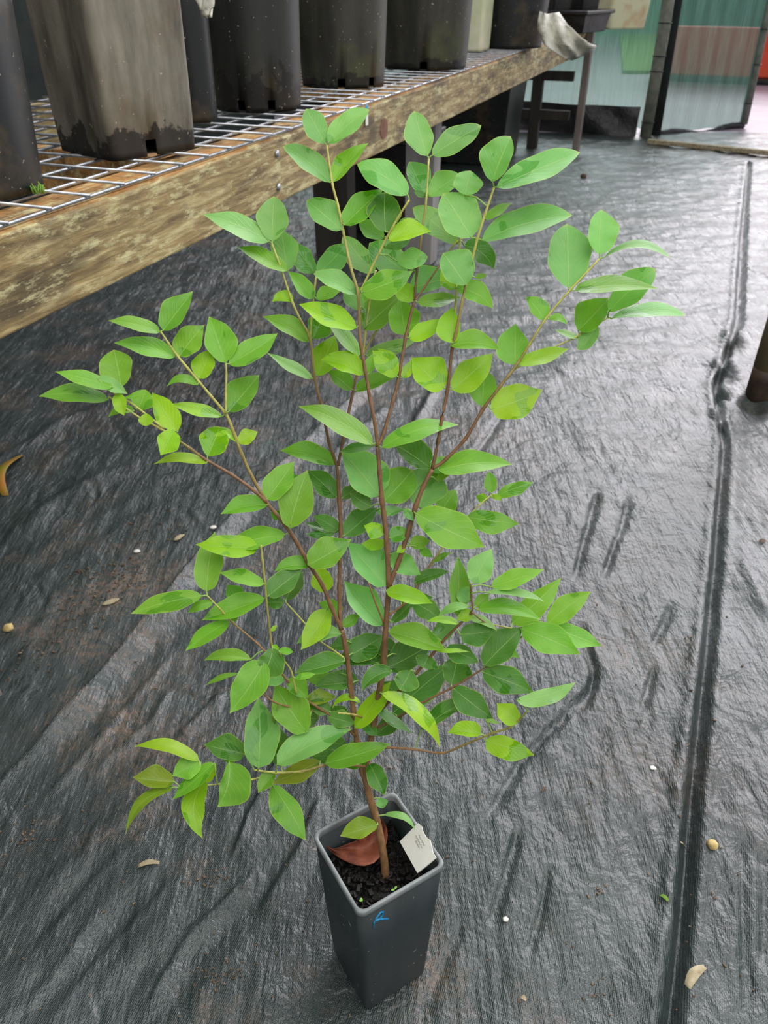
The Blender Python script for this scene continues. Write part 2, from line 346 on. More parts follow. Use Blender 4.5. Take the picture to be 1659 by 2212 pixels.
def floor_height(X, Y):
    H = .010*(vnoise(X, Y, 3, 1)-.5)+.008*(vnoise(X+.3*Y, Y*.8, 9, 2)-.5)+.004*(vnoise(X+.5*vnoise(X, Y, 8, 9), Y, 24, 3)-.5)
    # stretch creases radiating down-left
    a = .62; S = X*math.cos(a)-Y*math.sin(a); T = X*math.sin(a)+Y*math.cos(a)
    H += .0075*(vnoise(S*26, T*4.5, 1, 4)-.5)*np.clip((1.9-Y)/.8, 0, 1)
    H += .010*(vnoise(X*7, Y*13, 1, 6)-.5)*np.clip((Y-1.1)/1.2, 0, 1)+.006*(vnoise(X*20, Y*28, 1, 7)-.5)*np.clip((Y-1.1)/1.2, 0, 1)
    H *= np.clip((np.hypot(X, Y-.465)-.07)/.06, 0, 1)
    for pts, h, w, asym in RIDGES:
        P = px_ground(pts); best = np.full(X.shape, 1e9); side = np.zeros(X.shape); along = np.zeros(X.shape); L = 0; tot = sum(np.linalg.norm(P[i+1]-P[i]) for i in range(len(P)-1))
        for i in range(len(P)-1):
            A = P[i]; D = P[i+1]-A; l = np.linalg.norm(D); D = D/l
            t = np.clip((X-A[0])*D[0]+(Y-A[1])*D[1], 0, l); dx = X-A[0]-t*D[0]; dy = Y-A[1]-t*D[1]; d = np.hypot(dx, dy); m = d < best
            best = np.where(m, d, best); side = np.where(m, np.sign(dx*D[1]-dy*D[0]), side); along = np.where(m, (L+t)/tot, along); L += l
        sd = best*side+.25*w*(vnoise(X, Y, 30, 11)-.5)
        ww = w*(.75+.5*vnoise(X, Y, 14, 12))
        q = sd/ww
        # lopsided ridge: gentle on the right flank, steep on the left
        prof = np.where(q > 0, np.exp(-(q/(1+asym))**2*1.6), np.exp(-(q/(1-asym*.8))**2*1.6))
        if asym > .8: prof = np.where(q > 0, np.clip(1-q/1.9, 0, 1), np.exp(-(q/.3)**2))
        H = H+h*(1.5 if h < 0 else 1.25)*prof*np.clip(np.minimum(along, 1-along)*7, 0, 1)
    # seam: the left sheet laps over, with a rolled double edge
    P = px_ground(SEAM); best = np.full(X.shape, 1e9); side = np.zeros(X.shape)
    for i in range(len(P)-1):
        A = P[i]; D = P[i+1]-A; l = np.linalg.norm(D); D = D/l
        t = np.clip((X-A[0])*D[0]+(Y-A[1])*D[1], 0, l); dx = X-A[0]-t*D[0]; dy = Y-A[1]-t*D[1]; d = np.hypot(dx, dy); m = d < best
        best = np.where(m, d, best); side = np.where(m, np.sign(dx*D[1]-dy*D[0]), side)
    sd = best*side
    k = np.clip(1.6-.25*Y, .8, 1.5)
    H = H-.026*np.exp(-((sd+.000)/.0085)**2)+.005*np.exp(-((sd+.022)/.010)**2)+.003*np.exp(-((sd-.020)/.008)**2)
    # fold bunched up beside the pole
    for (px, py, h, w) in ((1572, 800, .045, .030), (1552, 905, .022, .018), (1588, 735, .035, .030), (1562, 850, -.035, .016), (1625, 870, -.03, .03)):
        g = on_z(px, py); H = H+h*np.exp(-(((X-g[0])/w)**2+((Y-g[1])/(w*1.8))**2))
    return H
def build_floor():
    ny, nx = 640, 560
    ys = np.concatenate([np.linspace(-2.2, .1, 24)[:-1], .1+(6.75-.1)*(np.linspace(0, 1, ny)**1.75)])
    u = np.linspace(-1, 1, nx)
    X = np.zeros((len(ys), nx)); Yg = np.repeat(ys[:, None], nx, 1)
    for i, y in enumerate(ys):
        c = .60*max(y, 0)+.28; far = 4.2-c if c < 4.2 else 0.1
        X[i] = c*u+far*np.sign(u)*np.clip((np.abs(u)-.86)/.14, 0, 1)**2
    H = floor_height(X, Yg)
    H *= np.clip((Yg+1.5)/.6, 0, 1)*np.clip((6.75-Yg)/.25, 0, 1)
    V = np.stack([X, Yg, H], -1).reshape(-1, 3)
    r, c = len(ys), nx
    idx = np.arange(r*c).reshape(r, c); F = np.stack([idx[:-1, :-1], idx[:-1, 1:], idx[1:, 1:], idx[1:, :-1]], -1).reshape(-1, 4)
    me = bpy.data.meshes.new('floor'); me.vertices.add(len(V)); me.vertices.foreach_set('co', V.ravel())
    me.loops.add(F.size); me.loops.foreach_set('vertex_index', F.ravel().astype(np.int32))
    me.polygons.add(len(F)); me.polygons.foreach_set('loop_start', np.arange(0, F.size, 4, dtype=np.int32)); me.polygons.foreach_set('loop_total', np.full(len(F), 4, np.int32))
    me.update(calc_edges=True); me.polygons.foreach_set('use_smooth', [True]*len(F)); me.materials.append(M['floor'])
    o = bpy.data.objects.new('floor', me); COL.objects.link(o); tag(o, 'black woven weed mat laid over the ground, creased and wet', kind='structure'); return o
build_floor()
def fh(x, y): return float(floor_height(np.array([[x]]), np.array([[y]]))[0, 0])

# ------------------------------------------------------------------ ground outside, walls of the shade house, added light blocker
mb = MB(); mb.box((2, 24.7, -.06), (60, 36, .1)); o = mb.build('ground', M['concrete']); tag(o, 'pale wet paving outside beyond the gate', kind='structure')
lq = [on_z(1346, 152, .03), on_z(1470, 152, .03), on_z(1470, 72, .03), on_z(1340, 72, .03)]
mb = MB(); mb.add(lq+[q-np.array([0, 0, .06]) for q in lq], [(0, 1, 2, 3), (7, 6, 5, 4), (0, 4, 5, 1), (1, 5, 6, 2), (2, 6, 7, 3), (3, 7, 4, 0)]); o = mb.build('lawn', M['grass']); tag(o, 'patch of bright lawn seen through the green cloth left of the gate post', 'lawn', kind='structure')
mb = MB(); mb.box((0, 20, 1.5), (40, .2, 3.4)); o = mb.build('wall_far', M['teal']); tag(o, 'green net screen far behind', kind='structure')
bd = np.array([math.sin(BANG), math.cos(BANG), 0]); bn = np.array([math.cos(BANG), -math.sin(BANG), 0]); B0 = np.array([-.495, 1.007, 0]); UZ = np.array([0, 0, 1.])
def bp(s, w, z): return B0+bd*s+bn*w+UZ*z
mb = MB(); mb.box(bp(1.0, -2.1, 1.1), (7.5, .03, 2.2), (bd, bn, UZ)); o = mb.build('added_wall_left', M['cloth_dark']); tag(o, 'dark shade cloth wall added behind the bench to darken the floor on the left', kind='structure')  # unseen wall, added to block sky reflection on the left of the floor

# gate post and fence cloth
gp = on_z(1394, 294)
# fence panel (back wall cloth) left of the post
def cloth_panel(A, B, z0, z1, wob=.01, nx=40, nz=16, bot=None):
    mb = MB(); A = np.array(A, float); B = np.array(B, float); D = B-A; nrm = np.array([-D[1], D[0], 0]); nrm /= np.linalg.norm(nrm); vs = []
    for j in range(nz+1):
        for i in range(nx+1):
            u = i/nx; v = j/nz; zb = z0 if bot is None else bot(u)
            p = A+D*u; z = zb+(z1-zb)*v; q = wob*math.sin(u*31+v*2)+wob*.6*math.sin(u*77+v*5); vs.append((p[0]+nrm[0]*q, p[1]+nrm[1]*q, z))
    mb.add(vs, [(j*(nx+1)+i, j*(nx+1)+i+1, (j+1)*(nx+1)+i+1, (j+1)*(nx+1)+i) for j in range(nz) for i in range(nx)]); return mb
fa = np.array([gp[0]-.02, gp[1]+.02, 0]); fb = np.array([-2.6, 8.6, 0])
o = cloth_panel(fb, fa, .16, 1.9, .006, 80, 10, lambda u: .16-.12*max(0, (u-.93)/.07)).build('wall_back', M['cloth'], smooth=True); tag(o, 'translucent green shade cloth back wall', kind='structure')
o = cloth_panel(fb+np.array([0, -.03, 0]), fa+np.array([-.06, -.03, 0]), -.02, .20, .03, 60, 6).build('baseboard_back', M['blacksheet'], smooth=True); tag(o, 'rumpled black sheet along the foot of the back wall', kind='structure')
# steel post
lean = on_y(1460, -40, gp[1]+.0)
t = empty('gate_post', gp, 'grey tube gate post with wire ties, standing between the green wall and the open gate', 'post')
mb = MB(); mb.tube([gp+[0, 0, -.02], on_y(1435, 60, gp[1]), on_y(1452, -60, gp[1]), on_y(1452, -60, gp[1])+[.05, 0, .9]], .044, 14); mb.build('tube', M['tube_metal'], t, True)
for yy in (50, 118, 150, 262):
    mb = MB(); f = (294-yy)/(294-60); c = gp+(on_y(1435, 60, gp[1])-gp)*f
    ring = [c+np.array([.047*math.cos(a), .047*math.sin(a), 0]) for a in np.linspace(0, 2*math.pi, 15)]; mb.tube(ring, .004, 6, False); mb.build('wire_tie', M['blacksheet'], t, True)
# gate leaf: hinged at the post, swung outwards a little
GY0 = gp[1]+.10
g0 = on_y(1416, 290, GY0); g0t = on_y(1468, -30, GY0)
GY1 = 7.05
g1 = on_y(1606, 268, GY1); g1t = on_y(1664, 0, GY1)
t = empty('gate', (g0[0], g0[1], 0), 'swung open gate covered in green shade cloth, right of the gate post', 'gate')
mb = MB(); vs = []
for j in range(13):
    for i in range(31):
        u = i/30; v = j/12; p = (g0*(1-u)+g1*u)*(1-v)+(g0t*(1-u)+g1t*u)*v; vs.append(p+np.array([0, .012*math.sin(u*37), 0]))
mb.add(vs, [(j*31+i, j*31+i+1, (j+1)*31+i+1, (j+1)*31+i) for j in range(12) for i in range(30)]); mb.build('cloth_panel', M['cloth2'], t, True)
mb = MB(); mb.tube([g1, g1t, g1t+(g1t-g1)*1.0], .032, 10); mb.build('frame_tube', M['tube_metal'], t, True)
mb = MB(); mb.tube([g0, g0t, g0t+(g0t-g0)*1.0], .038, 10); mb.build('hinge_tube', M['cloth_dark'], t, True)
mb = MB(); mb.tube([g0*(1-u)+g1*u+np.array([0, 0, -.02+.02*math.sin(u*9)]) for u in np.linspace(0, 1, 14)], [.035-.012*u for u in np.linspace(0, 1, 14)], 8); mb.build('bottom_hem', M['blacksheet'], t, True)
for f in (.18, .5, .78):
    c = g1+(g1t-g1)*f; mb = MB(); mb.tube([c+np.array([.036*math.cos(a), .036*math.sin(a), 0]) for a in np.linspace(0, 2*math.pi, 12)], .004, 6, False); mb.build('wire_tie', M['blacksheet'], t, True)
# sill batten on the ground
a = on_z(1400, 305, .02); b = on_z(1720, 336, .02)
mb = MB(); D = (b-a); L = np.linalg.norm(D); D /= L; mb.box((a+b)/2, (L, .045, .03), (D, np.array([-D[1], D[0], 0]), UZ)); o = mb.build('batten', M['straw'], bevel=.004); tag(o, 'thin pale timber batten lying on the ground across the gateway', 'batten')
# orange barrier outside
bl = on_z(1415, 172); br = on_z(1700, 184)
t = empty('barrier', ((bl+br)/2)*[1, 1, 0], 'bright orange-red barrier outside behind the gate', 'barrier')
D = br-bl; L = np.linalg.norm(D[:2]); D = np.array([D[0], D[1], 0])/L; Nn = np.array([-D[1], D[0], 0])
mb = MB(); mb.box((bl+br)/2+np.array([0, .15, .30])+D*.5, (L+1.0, .12, .5), (D, Nn, UZ)); mb.build('panel', M['orange'], t, bevel=.02)
mb = MB(); mb.box((bl+br)/2+np.array([0, .15, .025])+D*.5, (L+1.0, .3, .05), (D, Nn, UZ)); mb.build('base', M['blacksheet'], t, bevel=.01)

# ------------------------------------------------------------------ timber pole at the right with its wrapped foot
pb = on_z(1645, 850)
t = empty('timber_pole', pb*[1, 1, 0], 'weathered round timber pole rising at the right edge from the weed mat', 'pole')
pt = on_y(1712, 640, pb[1]-.02)
D = (pt-pb); mb = MB(); prs = [(0, .034), (.03, .034), (.08, .033)]
def pole_seg(z0, z1, n):
    P = []
    for k in range(n+1):
        f = z0+(z1-z0)*k/n; P.append(pb+D/D[2]*f)
    return P
mb.tube(pole_seg(-.03, .09, 3), [.044, .044, .044, .044], 20); mb.build('wet_foot', M['polewet'], t, True)
mb = MB(); mb.tube(pole_seg(.09, 1.6, 8), [.0445]*9, 20); mb.build('shaft', M['pole'], t, True)

# ------------------------------------------------------------------ bench
ZB = .735; BT = .122; SEND = 5.35
bench = empty('bench', bp(2.3, -.4, 0), 'long weathered timber bench with galvanised wire mesh top, running to the back on the left', 'bench')
mb = MB(); mb.box(bp(SEND/2-.45, -.045, ZB-BT/2-.006), (SEND+.9, .09, BT), (bd, bn, UZ)); ob = mb.build('front_beam', M['beam'], bench, bevel=.003)
mb = MB(); mb.box(bp(SEND/2-.45, -.047, ZB-.0045), (SEND+.9, .084, .004), (bd, bn, UZ)); mb.build('beam_top_face', M['beam_in'], bench)
mb = MB(); mb.box(bp(SEND/2-.45, -.86, ZB-BT/2-.006), (SEND+.9, .05, BT), (bd, bn, UZ)); mb.build('back_beam', M['beam'], bench, bevel=.003)
for s in (-.3, .7, 2.36, 3.9, 5.2):
    mb = MB(); mb.box(bp(s, -.45, ZB-BT/2-.02), (.045, .78, .09), (bd, bn, UZ)); mb.build('cross_rail', M['beam_in'], bench, bevel=.003)
mb = MB()
for k in range(11): mb.tube([bp(-.8, -.006-.082*k, ZB+.003), bp(SEND-.9, -.006-.082*k, ZB+.003)], .0028, 6)
for k in range(int((SEND-.1)/.082)+1):
    mb.tube([bp(-.8+.082*k, .004, ZB+.0075), bp(-.8+.082*k, -.85, ZB+.0075)], .0026, 6)
mb.build('wire_mesh', M['wire'], bench, True)
# knots, nail plates
for (px, py, r) in ((829, 278, .030), ):
    c = None
    rr = ray(px, py); tt = np.dot(bp(0, 0, 0)-CP, bn)/np.dot(rr, bn); c = CP+rr*tt
    mb = MB(); ring = [c+bn*.0012+bd*r*1.0*math.cos(a)+UZ*r*.85*math.sin(a) for a in np.linspace(0, 2*math.pi, 20)[:-1]]; mb.add([c+bn*.002]+ring, [(0, i+1, (i+1) % 19+1) for i in range(19)]); mb.build('knot', simple('knot_wood', (104, 62, 44), (124, 84, 56), 60, .7, .3, .002), ob)
for (px, py) in ((597, 332), (600, 404)):
    rr = ray(px, py); tt = np.dot(bp(0, 0, 0)-CP, bn)/np.dot(rr, bn); c = CP+rr*tt
    mb = MB(); mb.tube([c, c+bn*.004], .007, 10); mb.build('bolt_head', M['wire'], ob, True)
# legs
wp = on_z(932, 715)
def bleg(s, w, tx, ty, mat, z1=ZB-.01, z0=0, nm='leg'):
    mb = MB(); c = bp(s, w, (z0+z1)/2); mb.box(c, (tx, ty, z1-z0), (bd, bn, UZ)); return mb.build(nm, mat, bench, bevel=.003)
bleg(2.42, -.205, .09, .12, M['wood_pale'])
bleg(2.42, -.60, .09, .16, M['wood_dark']); bleg(-.2, -.15, .09, .09, M['wood_grey']); bleg(-.2, -.8, .09, .09, M['wood_dark'])
bleg(5.22, .022, .10, .04, M['wood_grey'], ZB-.005)
bleg(5.28, -.30, .07, .07, M['wood_dark']); bleg(5.28, -.62, .07, .07, M['wood_dark']); bleg(5.28, -.86, .09, .05, M['wood_dark'])
for z in (.22, .46):
    mb = MB(); mb.box(bp(5.28, -.34, z), (.05, .56, .06), (bd, bn, UZ)); mb.build('leg_rail', M['wood_dark'], bench, bevel=.003)
# black crates stored under the bench
def crate(s, w, sx, sy, h, lab, grp=None):
    c = bp(s, w, 0); t = empty('storage_tub', c, lab, 'tub', grp); mb = MB()
    pr = [(.88, 0), (.9, .01), (1, h-.02), (1.04, h-.02), (1.04, h), (.97, h), (.86, .02)]
    vs = []
    for k, z in pr:
        for i, j in ((-1, -1), (1, -1), (1, 1), (-1, 1)): vs.append(c+bd*sx/2*k*i+bn*sy/2*k*j+UZ*z)
    fs = [(a*4+b_, a*4+(b_+1) % 4, (a+1)*4+(b_+1) % 4, (a+1)*4+b_) for a in range(len(pr)-1) for b_ in range(4)]+[(0, 3, 2, 1), (24, 25, 26, 27)]
    mb.add(vs, fs); mb.build('tub', M['potblack'], t, bevel=.006)
crate(2.95, -.55, .42, .42, .42, 'black tub standing on the mat under the bench beside the middle leg')
crate(4.75, -.62, .5, .6, .5, 'dark tub standing under the far end of the bench')

# ------------------------------------------------------------------ nursery pots on the bench
def bench_px(px, py): return on_z(px, py, ZB+.010)
def loft(c, prof, shape, n, rot, notch=(), notch_rows=2, thick=.003):
    """prof: list (scale, z). shape(k) -> unit outline point. Faces in notch sectors are left open for the first rows."""
    mb = MB(); vs = []; ca, sa = math.cos(rot), math.sin(rot)
    for sc, z in prof:
        for k in range(n):
            x, y = shape(k/n); x *= sc; y *= sc; vs.append((c[0]+x*ca-y*sa, c[1]+x*sa+y*ca, c[2]+z))
    fs = []
    for r in range(len(prof)-1):
        for k in range(n):
            if r < notch_rows and k in notch: continue
            fs.append((r*n+k, r*n+(k+1) % n, (r+1)*n+(k+1) % n, (r+1)*n+k))
    mb.add(vs, fs); return mb
def circ(u): return math.cos(2*math.pi*u), math.sin(2*math.pi*u)
def rsq(rad):
    def f(u):
        # rounded square outline, 8 straight + arcs, by angle-march
        s = u*4; q = int(s) % 4; v = s-int(s)
        # each quarter: half side, corner arc, half side
        a = 1-rad
        if v < .38: p = (1, -a+2*a*(v/.38)) if False else None
        x0, y0 = 1, 0
        if v < .34: x, y = 1, a*v/.34
        elif v < .66: th = (v-.34)/.32*math.pi/2; x, y = a+rad*math.cos(th), a+rad*math.sin(th)
        else: x, y = a*(1-(v-.66)/.34), 1
        for _ in range(q): x, y = -y, x
        return x, y
    return f
def nursery_pot(c, r0, r1, h, mat, label, square=False, rot=0, notch=(), n=72, cat='plant pot', grp=None, name='nursery_pot', rimw=.012, rad=.18):
    t = empty(name, c, label, cat, grp)
    f = rsq(rad) if square else circ
    prof = [(r0*.985, .0), (r0*.99, .012), (r0, .026), (r0+(r1-r0)*.3, h*.3), (r0+(r1-r0)*.6, h*.6), (r1, h-.03)]
    wall = loft(c, prof, f, n, rot, notch, 2); ob = wall.build('wall', mat, t, True, solid=.003)
    mb = loft(c, [(r1*1.0, h-.032), (r1*1.035, h-.030), (r1*1.035, h), (r1*.985, h), (r1*.975, h-.03)], f, n, rot); mb.build('rim', mat, t, True, solid=.002)
    mb = MB(); pts = [f(k/n) for k in range(n)]; ca, sa = math.cos(rot), math.sin(rot)
    for nm, z, k, mt in (('base', .004, .97*r0, M['potblack']), ('potting_mix', h-.05, r1*.96, M['soil'])):
        mb = MB(); mb.add([(c[0], c[1], c[2]+z)]+[(c[0]+(x*ca-y*sa)*k, c[1]+(x*sa+y*ca)*k, c[2]+z) for x, y in pts], [(0, i+1, (i+1) % n+1) for i in range(n)]); mb.build(nm, mt, t)
    return t
def ctr(px, py, dx, dy):
    p = bench_px(px, py); return np.array([p[0]+dx, p[1]+dy, p[2]])
# 1 round pot at the left edge
p = bench_px(92, 408); r = .105
c1 = p+np.array([-r*.93-.009, -.005, 0]); nursery_pot(c1, r, r*1.20, .36, M['potblack'], 'large round black pot with tan mud stains, nearest on the bench at the left edge')
# 2 square muddy pot
f_ = bench_px(243, 350); rr_ = bench_px(408, 322); side = np.linalg.norm((rr_-f_)[:2]); ax = (rr_-f_)[:2]/side; f_[:2] -= ax*side*.0; side *= 1.12; perp = np.array([-ax[1], ax[0]])
c2 = np.array([*(f_[:2]+ax*side/2+perp*side*.47), f_[2]])
nursery_pot(c2, side/2, side/2*1.07, .40, M['potgrey'], 'square mud-stained grey-brown pot, second from the left on the bench', True, math.atan2(ax[1], ax[0]), notch=(58, 59), n=80, rad=.16)
# 3 narrow dark pot behind
p = bench_px(424, 266); r = .045; nursery_pot(p+np.array([-.005, r*.9, 0]), r, r*1.12, .36, M['potblack'], 'narrow black pot tucked between the square muddy pot and the next big pot')
# 4 large round
p = bench_px(548, 244); r = .5*np.linalg.norm((bench_px(643, 225)-bench_px(463, 232))[:2])
nursery_pot(p+np.array([.0, r*.93, 0]), r, r*1.13, .42, M['potdark'], 'large dark round pot with black wet base, third big pot on the bench', notch=(50, 51, 58, 59), n=72)
p = bench_px(738, 192); r = .5*np.linalg.norm((bench_px(820, 180)-bench_px(648, 186))[:2])
nursery_pot(p+np.array([.0, r*.93, 0]), r, r*1.13, .44, M['potolive'], 'olive grey pot with a green algae patch, middle of the row on the bench', notch=(53, 54, 62, 63), n=72)
p = bench_px(922, 152); r = .5*np.linalg.norm((bench_px(1002, 140)-bench_px(829, 140))[:2])
nursery_pot(p+np.array([.0, r*.9, 0]), r, r*1.16, .48, M['potolive'], 'broad grey-brown pot with dark wet patch at its base, right of the olive pot', notch=(52, 53), n=72)
p = bench_px(1016, 112); nursery_pot(p+np.array([0, .07, 0]), .075, .085, .42, M['cream'], 'narrow cream pot squeezed between two dark pots', True, 1.2)
p = bench_px(1104, 106); r = .16; nursery_pot(p+np.array([0, r*.95, 0]), r, r*1.2, .45, M['potblack'], 'black pot with small chalky streaks beside the torn milky film', n=72)
# far end: seed tray with small pots, cream bucket
p = on_z(1243, 62, ZB+.01)
def tray(c, sx, sy, h, rot):
    t = empty('plant_tray', c, 'dark plastic tray holding small pots at the far end of the bench', 'tray'); a = np.array([math.cos(rot), math.sin(rot), 0]); b_ = np.array([-a[1], a[0], 0]); mb = MB(); vs = []
    pr = [(.86, 0), (.96, h-.02), (1.06, h-.02), (1.06, h), (.93, h), (.84, .012)]
    for k, z in pr:
        for i, j in ((-1, -1), (1, -1), (1, 1), (-1, 1)): vs.append(c+a*sx/2*k*i+b_*sy/2*k*j+UZ*z)
    mb.add(vs, [(q*4+w, q*4+(w+1) % 4, (q+1)*4+(w+1) % 4, (q+1)*4+w) for q in range(5) for w in range(4)]+[(3, 2, 1, 0), (20, 21, 22, 23)]); mb.build('tray', M['potdark'], t, bevel=.006)
ct = np.array([1.10, 5.35, ZB+.012]); tray(ct, .40, .34, .11, math.pi/2-BANG-.25)
for i, (dx, dy, l) in enumerate(((-.10, -.02, 'left'), (.07, .03, 'right'))):
    nursery_pot(ct+np.array([dx, dy, .014]), .055, .068, .24, M['potdark'], 'small square grey pot standing in the dark tray, the %s one' % l, True, .5, grp=None, n=40)
nursery_pot(np.array([1.47, 5.75, ZB+.012]), .13, .15, .34, M['creamrust'], 'cream tub with rusty streaks standing behind the tray at the end of the bench', True, .3, name='cream_tub', cat='tub', n=48)
# torn milky film draped over the beam
fl = [[(1166, 24), (1182, 30), (1208, 26)], [(1160, 62), (1190, 55), (1228, 55)], [(1176, 98), (1215, 92), (1256, 84)], [(1222, 126), (1250, 112), (1288, 100)], [(1236, 131), (1262, 121), (1284, 108)]]
mb = MB(); vs = []
RR = 17; CC = 11
for j in range(RR):
    for i in range(CC):
        a = j/(RR-1)*4; j0 = min(int(a), 3); fa_ = a-j0; b_ = i/(CC-1)*2; i0 = min(int(b_), 1); fb_ = b_-i0
        g = lambda r_, c_: np.array(fl[r_][c_], float)
        q = (g(j0, i0)*(1-fb_)+g(j0, i0+1)*fb_)*(1-fa_)+(g(j0+1, i0)*(1-fb_)+g(j0+1, i0+1)*fb_)*fa_
        Y = 3.98-.11*math.sin(a*.8)+.03*math.sin(i*1.3+j*.5)+.02*math.cos(j*1.7+i); vs.append(on_y(q[0], q[1], Y))
mb.add(vs, [(j*CC+i, j*CC+i+1, (j+1)*CC+i+1, (j+1)*CC+i) for j in range(RR-1) for i in range(CC-1)])
o = mb.build('plastic_film', M['film'], smooth=True, solid=.004); tag(o, 'crumpled torn milky plastic film draped over the bench edge', 'plastic film')
# scrap of film between pots 3 and 4
mb = MB(); vs = []
for j in range(9):
    for i in range(6):
        x = 420+i*8+j*1.5; y = -30+j*8.5; vs.append(on_y(436+(i-2.5)*(11-j*.9)+j*1.6, y, 1.74+.012*math.sin(i*1.9+j)))
mb.add(vs, [(j*6+i, j*6+i+1, (j+1)*6+i+1, (j+1)*6+i) for j in range(8) for i in range(5)]); o = mb.build('film_scrap', M['film'], smooth=True, solid=.003); tag(o, 'small scrap of milky film hanging above the narrow black pot', 'plastic film')
# small bread-tag style label on the beam front
rr = ray(789, 248); tt = np.dot(bp(0, 0, 0)-CP, bn)/np.dot(rr, bn); c = CP+rr*tt+bn*.004
t = empty('sticker', c, 'small blue and white sticker on the front of the beam', 'sticker')
mb = MB(); mb.box(c+UZ*.012, (.016, .002, .022), (bd, bn, UZ)); mb.build('blue_part', M['ink'], t, bevel=.001)
mb = MB(); mb.box(c-UZ*.012, (.017, .002, .026), (bd, bn, UZ)); mb.build('white_part', M['white'], t, bevel=.001)
# moss tuft by the first pot
g = bench_px(88, 416); mb = MB()
for k in range(26):
    a = random.random()*6.28; q = g+np.array([math.cos(a)*.012*random.random(), math.sin(a)*.012*random.random(), 0]); mb.tube([q, q+np.array([random.uniform(-.004, .004), random.uniform(-.004, .004), random.uniform(.006, .014)])], [.0016, .0009], 5)
o = mb.build('moss', M['yellowgreen'], smooth=True); tag(o, 'tiny bright moss tuft on the wire beside the left round pot', 'moss', kind='stuff')

# ------------------------------------------------------------------ potted sapling
PX0, PY0, PYAW, PS1, PS0, PH = -.0066, .4649, -.2438, .1027, .0842, .2462
sap = empty('potted_sapling', (PX0, PY0, 0), 'tall square black pot with a leafy multi-stemmed sapling standing on the mat in the foreground', 'potted plant')
pc = np.array([PX0, PY0, 0.])
sqf = rsq(.16); PR = PYAW+math.pi/4
def pot_sec(half, z, n=96):
    ca, sa = math.cos(PR), math.sin(PR); return [np.array([PX0+half*(x*ca-y*sa), PY0+half*(x*sa+y*ca), z]) for x, y in (sqf(k/n) for k in range(n))]
def stack(secs):
    n = len(secs[0]); mb = MB(); mb.add([p for s in secs for p in s], [(a*n+k, a*n+(k+1) % n, (a+1)*n+(k+1) % n, (a+1)*n+k) for a in range(len(secs)-1) for k in range(n)]); return mb
h0, h1 = PS0/2, PS1/2
hz = lambda z: h0+(h1-h0)*z/PH
FL0 = .004
mb = stack([pot_sec(h0-.004, FL0), pot_sec(h0-.001, FL0+.001), pot_sec(h0, FL0+.005), pot_sec(hz(.12), .12), pot_sec(hz(.24), .238), pot_sec(hz(.24)-.0022, .238), pot_sec(hz(.1)-.0022, .1), pot_sec(h0-.0022, .01)])
mb.add(pot_sec(h0-.004, FL0), [tuple(range(96))])
pot = mb.build('pot', M['pot_near'], sap, True)
mb = stack([pot_sec(hz(.238), .2375), pot_sec(h1+.0008, .239), pot_sec(h1+.0008, PH-.0008), pot_sec(h1, PH), pot_sec(h1-.0022, PH), pot_sec(h1-.003, PH-.001), pot_sec(h1-.003, .2375)])
mb.build('rim', M['pot_rim'], pot, True)
# blue pen mark on the right front face
def face_pt(px, py):
    # right front face plane between front corner and right corner
    ca, sa = math.cos(PR), math.sin(PR); best = None
    for nx_, ny_ in ((1, 0), (0, 1), (-1, 0), (0, -1)):
        n_ = np.array([nx_*ca-ny_*sa, nx_*sa+ny_*ca, 0]); 
        if n_[1] < 0 and n_[0] > 0:
            sl = (h1-h0)/PH; n3 = n_-UZ*sl; n3 = n3/np.linalg.norm(n3); P0 = pc+n_*h0; rr = ray(px, py); t_ = np.dot(P0-CP, n3)/np.dot(rr, n3); return CP+rr*t_+n3*.0006, n3
mb = MB()
for pl in ([(806, 2003), (808, 1990), (812, 1982), (822, 1969), (827, 1968), (826, 1975), (820, 1983), (812, 1989)], [(811, 1986), (820, 1984), (838, 1983)]):
    P = [face_pt(*q)[0] for q in pl]; mb.tube(P, [.0010]*len(P), 6)
mb.build('ink_mark', M['ink'], pot, True)
# soil
SZ = .2
mb = MB(); n = 60; vs = []; hs = hz(SZ)-.003
ca, sa = math.cos(PR), math.sin(PR); V2 = []
for j in range(n+1):
    for i in range(n+1):
        x = (i/n*2-1)*hs; y = (j/n*2-1)*hs; X = PX0+x*ca-y*sa; Y = PY0+x*sa+y*ca; V2.append((X, Y))
V2 = np.array(V2); hh = SZ-.004+.012*(vnoise(V2[:, 0], V2[:, 1], 110, 31)-.5)+.008*(vnoise(V2[:, 0], V2[:, 1], 260, 32)-.5)
hh = np.minimum(hh, SZ+.008)
mb.add([(a, b, c) for (a, b), c in zip(V2, hh)], [(j*(n+1)+i, j*(n+1)+i+1, (j+1)*(n+1)+i+1, (j+1)*(n+1)+i) for j in range(n) for i in range(n)])
mb.build('soil', M['soil'], sap)
# bark chips in the mix (uncountable)
mb = MB()
for k in range(230):
    x = random.uniform(-.93, .93)*hs; y = random.uniform(-.93, .93)*hs; c = np.array([PX0+x*ca-y*sa, PY0+x*sa+y*ca, SZ+random.uniform(-.004, .004)])
    if math.hypot(x, y) < .007: continue
    A = np.array([random.gauss(0, 1) for _ in range(3)]); A[2] *= .4; A /= np.linalg.norm(A); B_ = np.cross(A, [.1, .2, 1]); B_ /= np.linalg.norm(B_); mb.box(c, (random.uniform(.003, .009), random.uniform(.002, .005), random.uniform(.0015, .004)), (A, B_, np.cross(A, B_)))
tag(mb.build('bark_chips', simple('bark_chips', (7, 6, 6), (24, 20, 18), 60, .6, .5, .003), sap, bevel=.0005), kind='stuff')

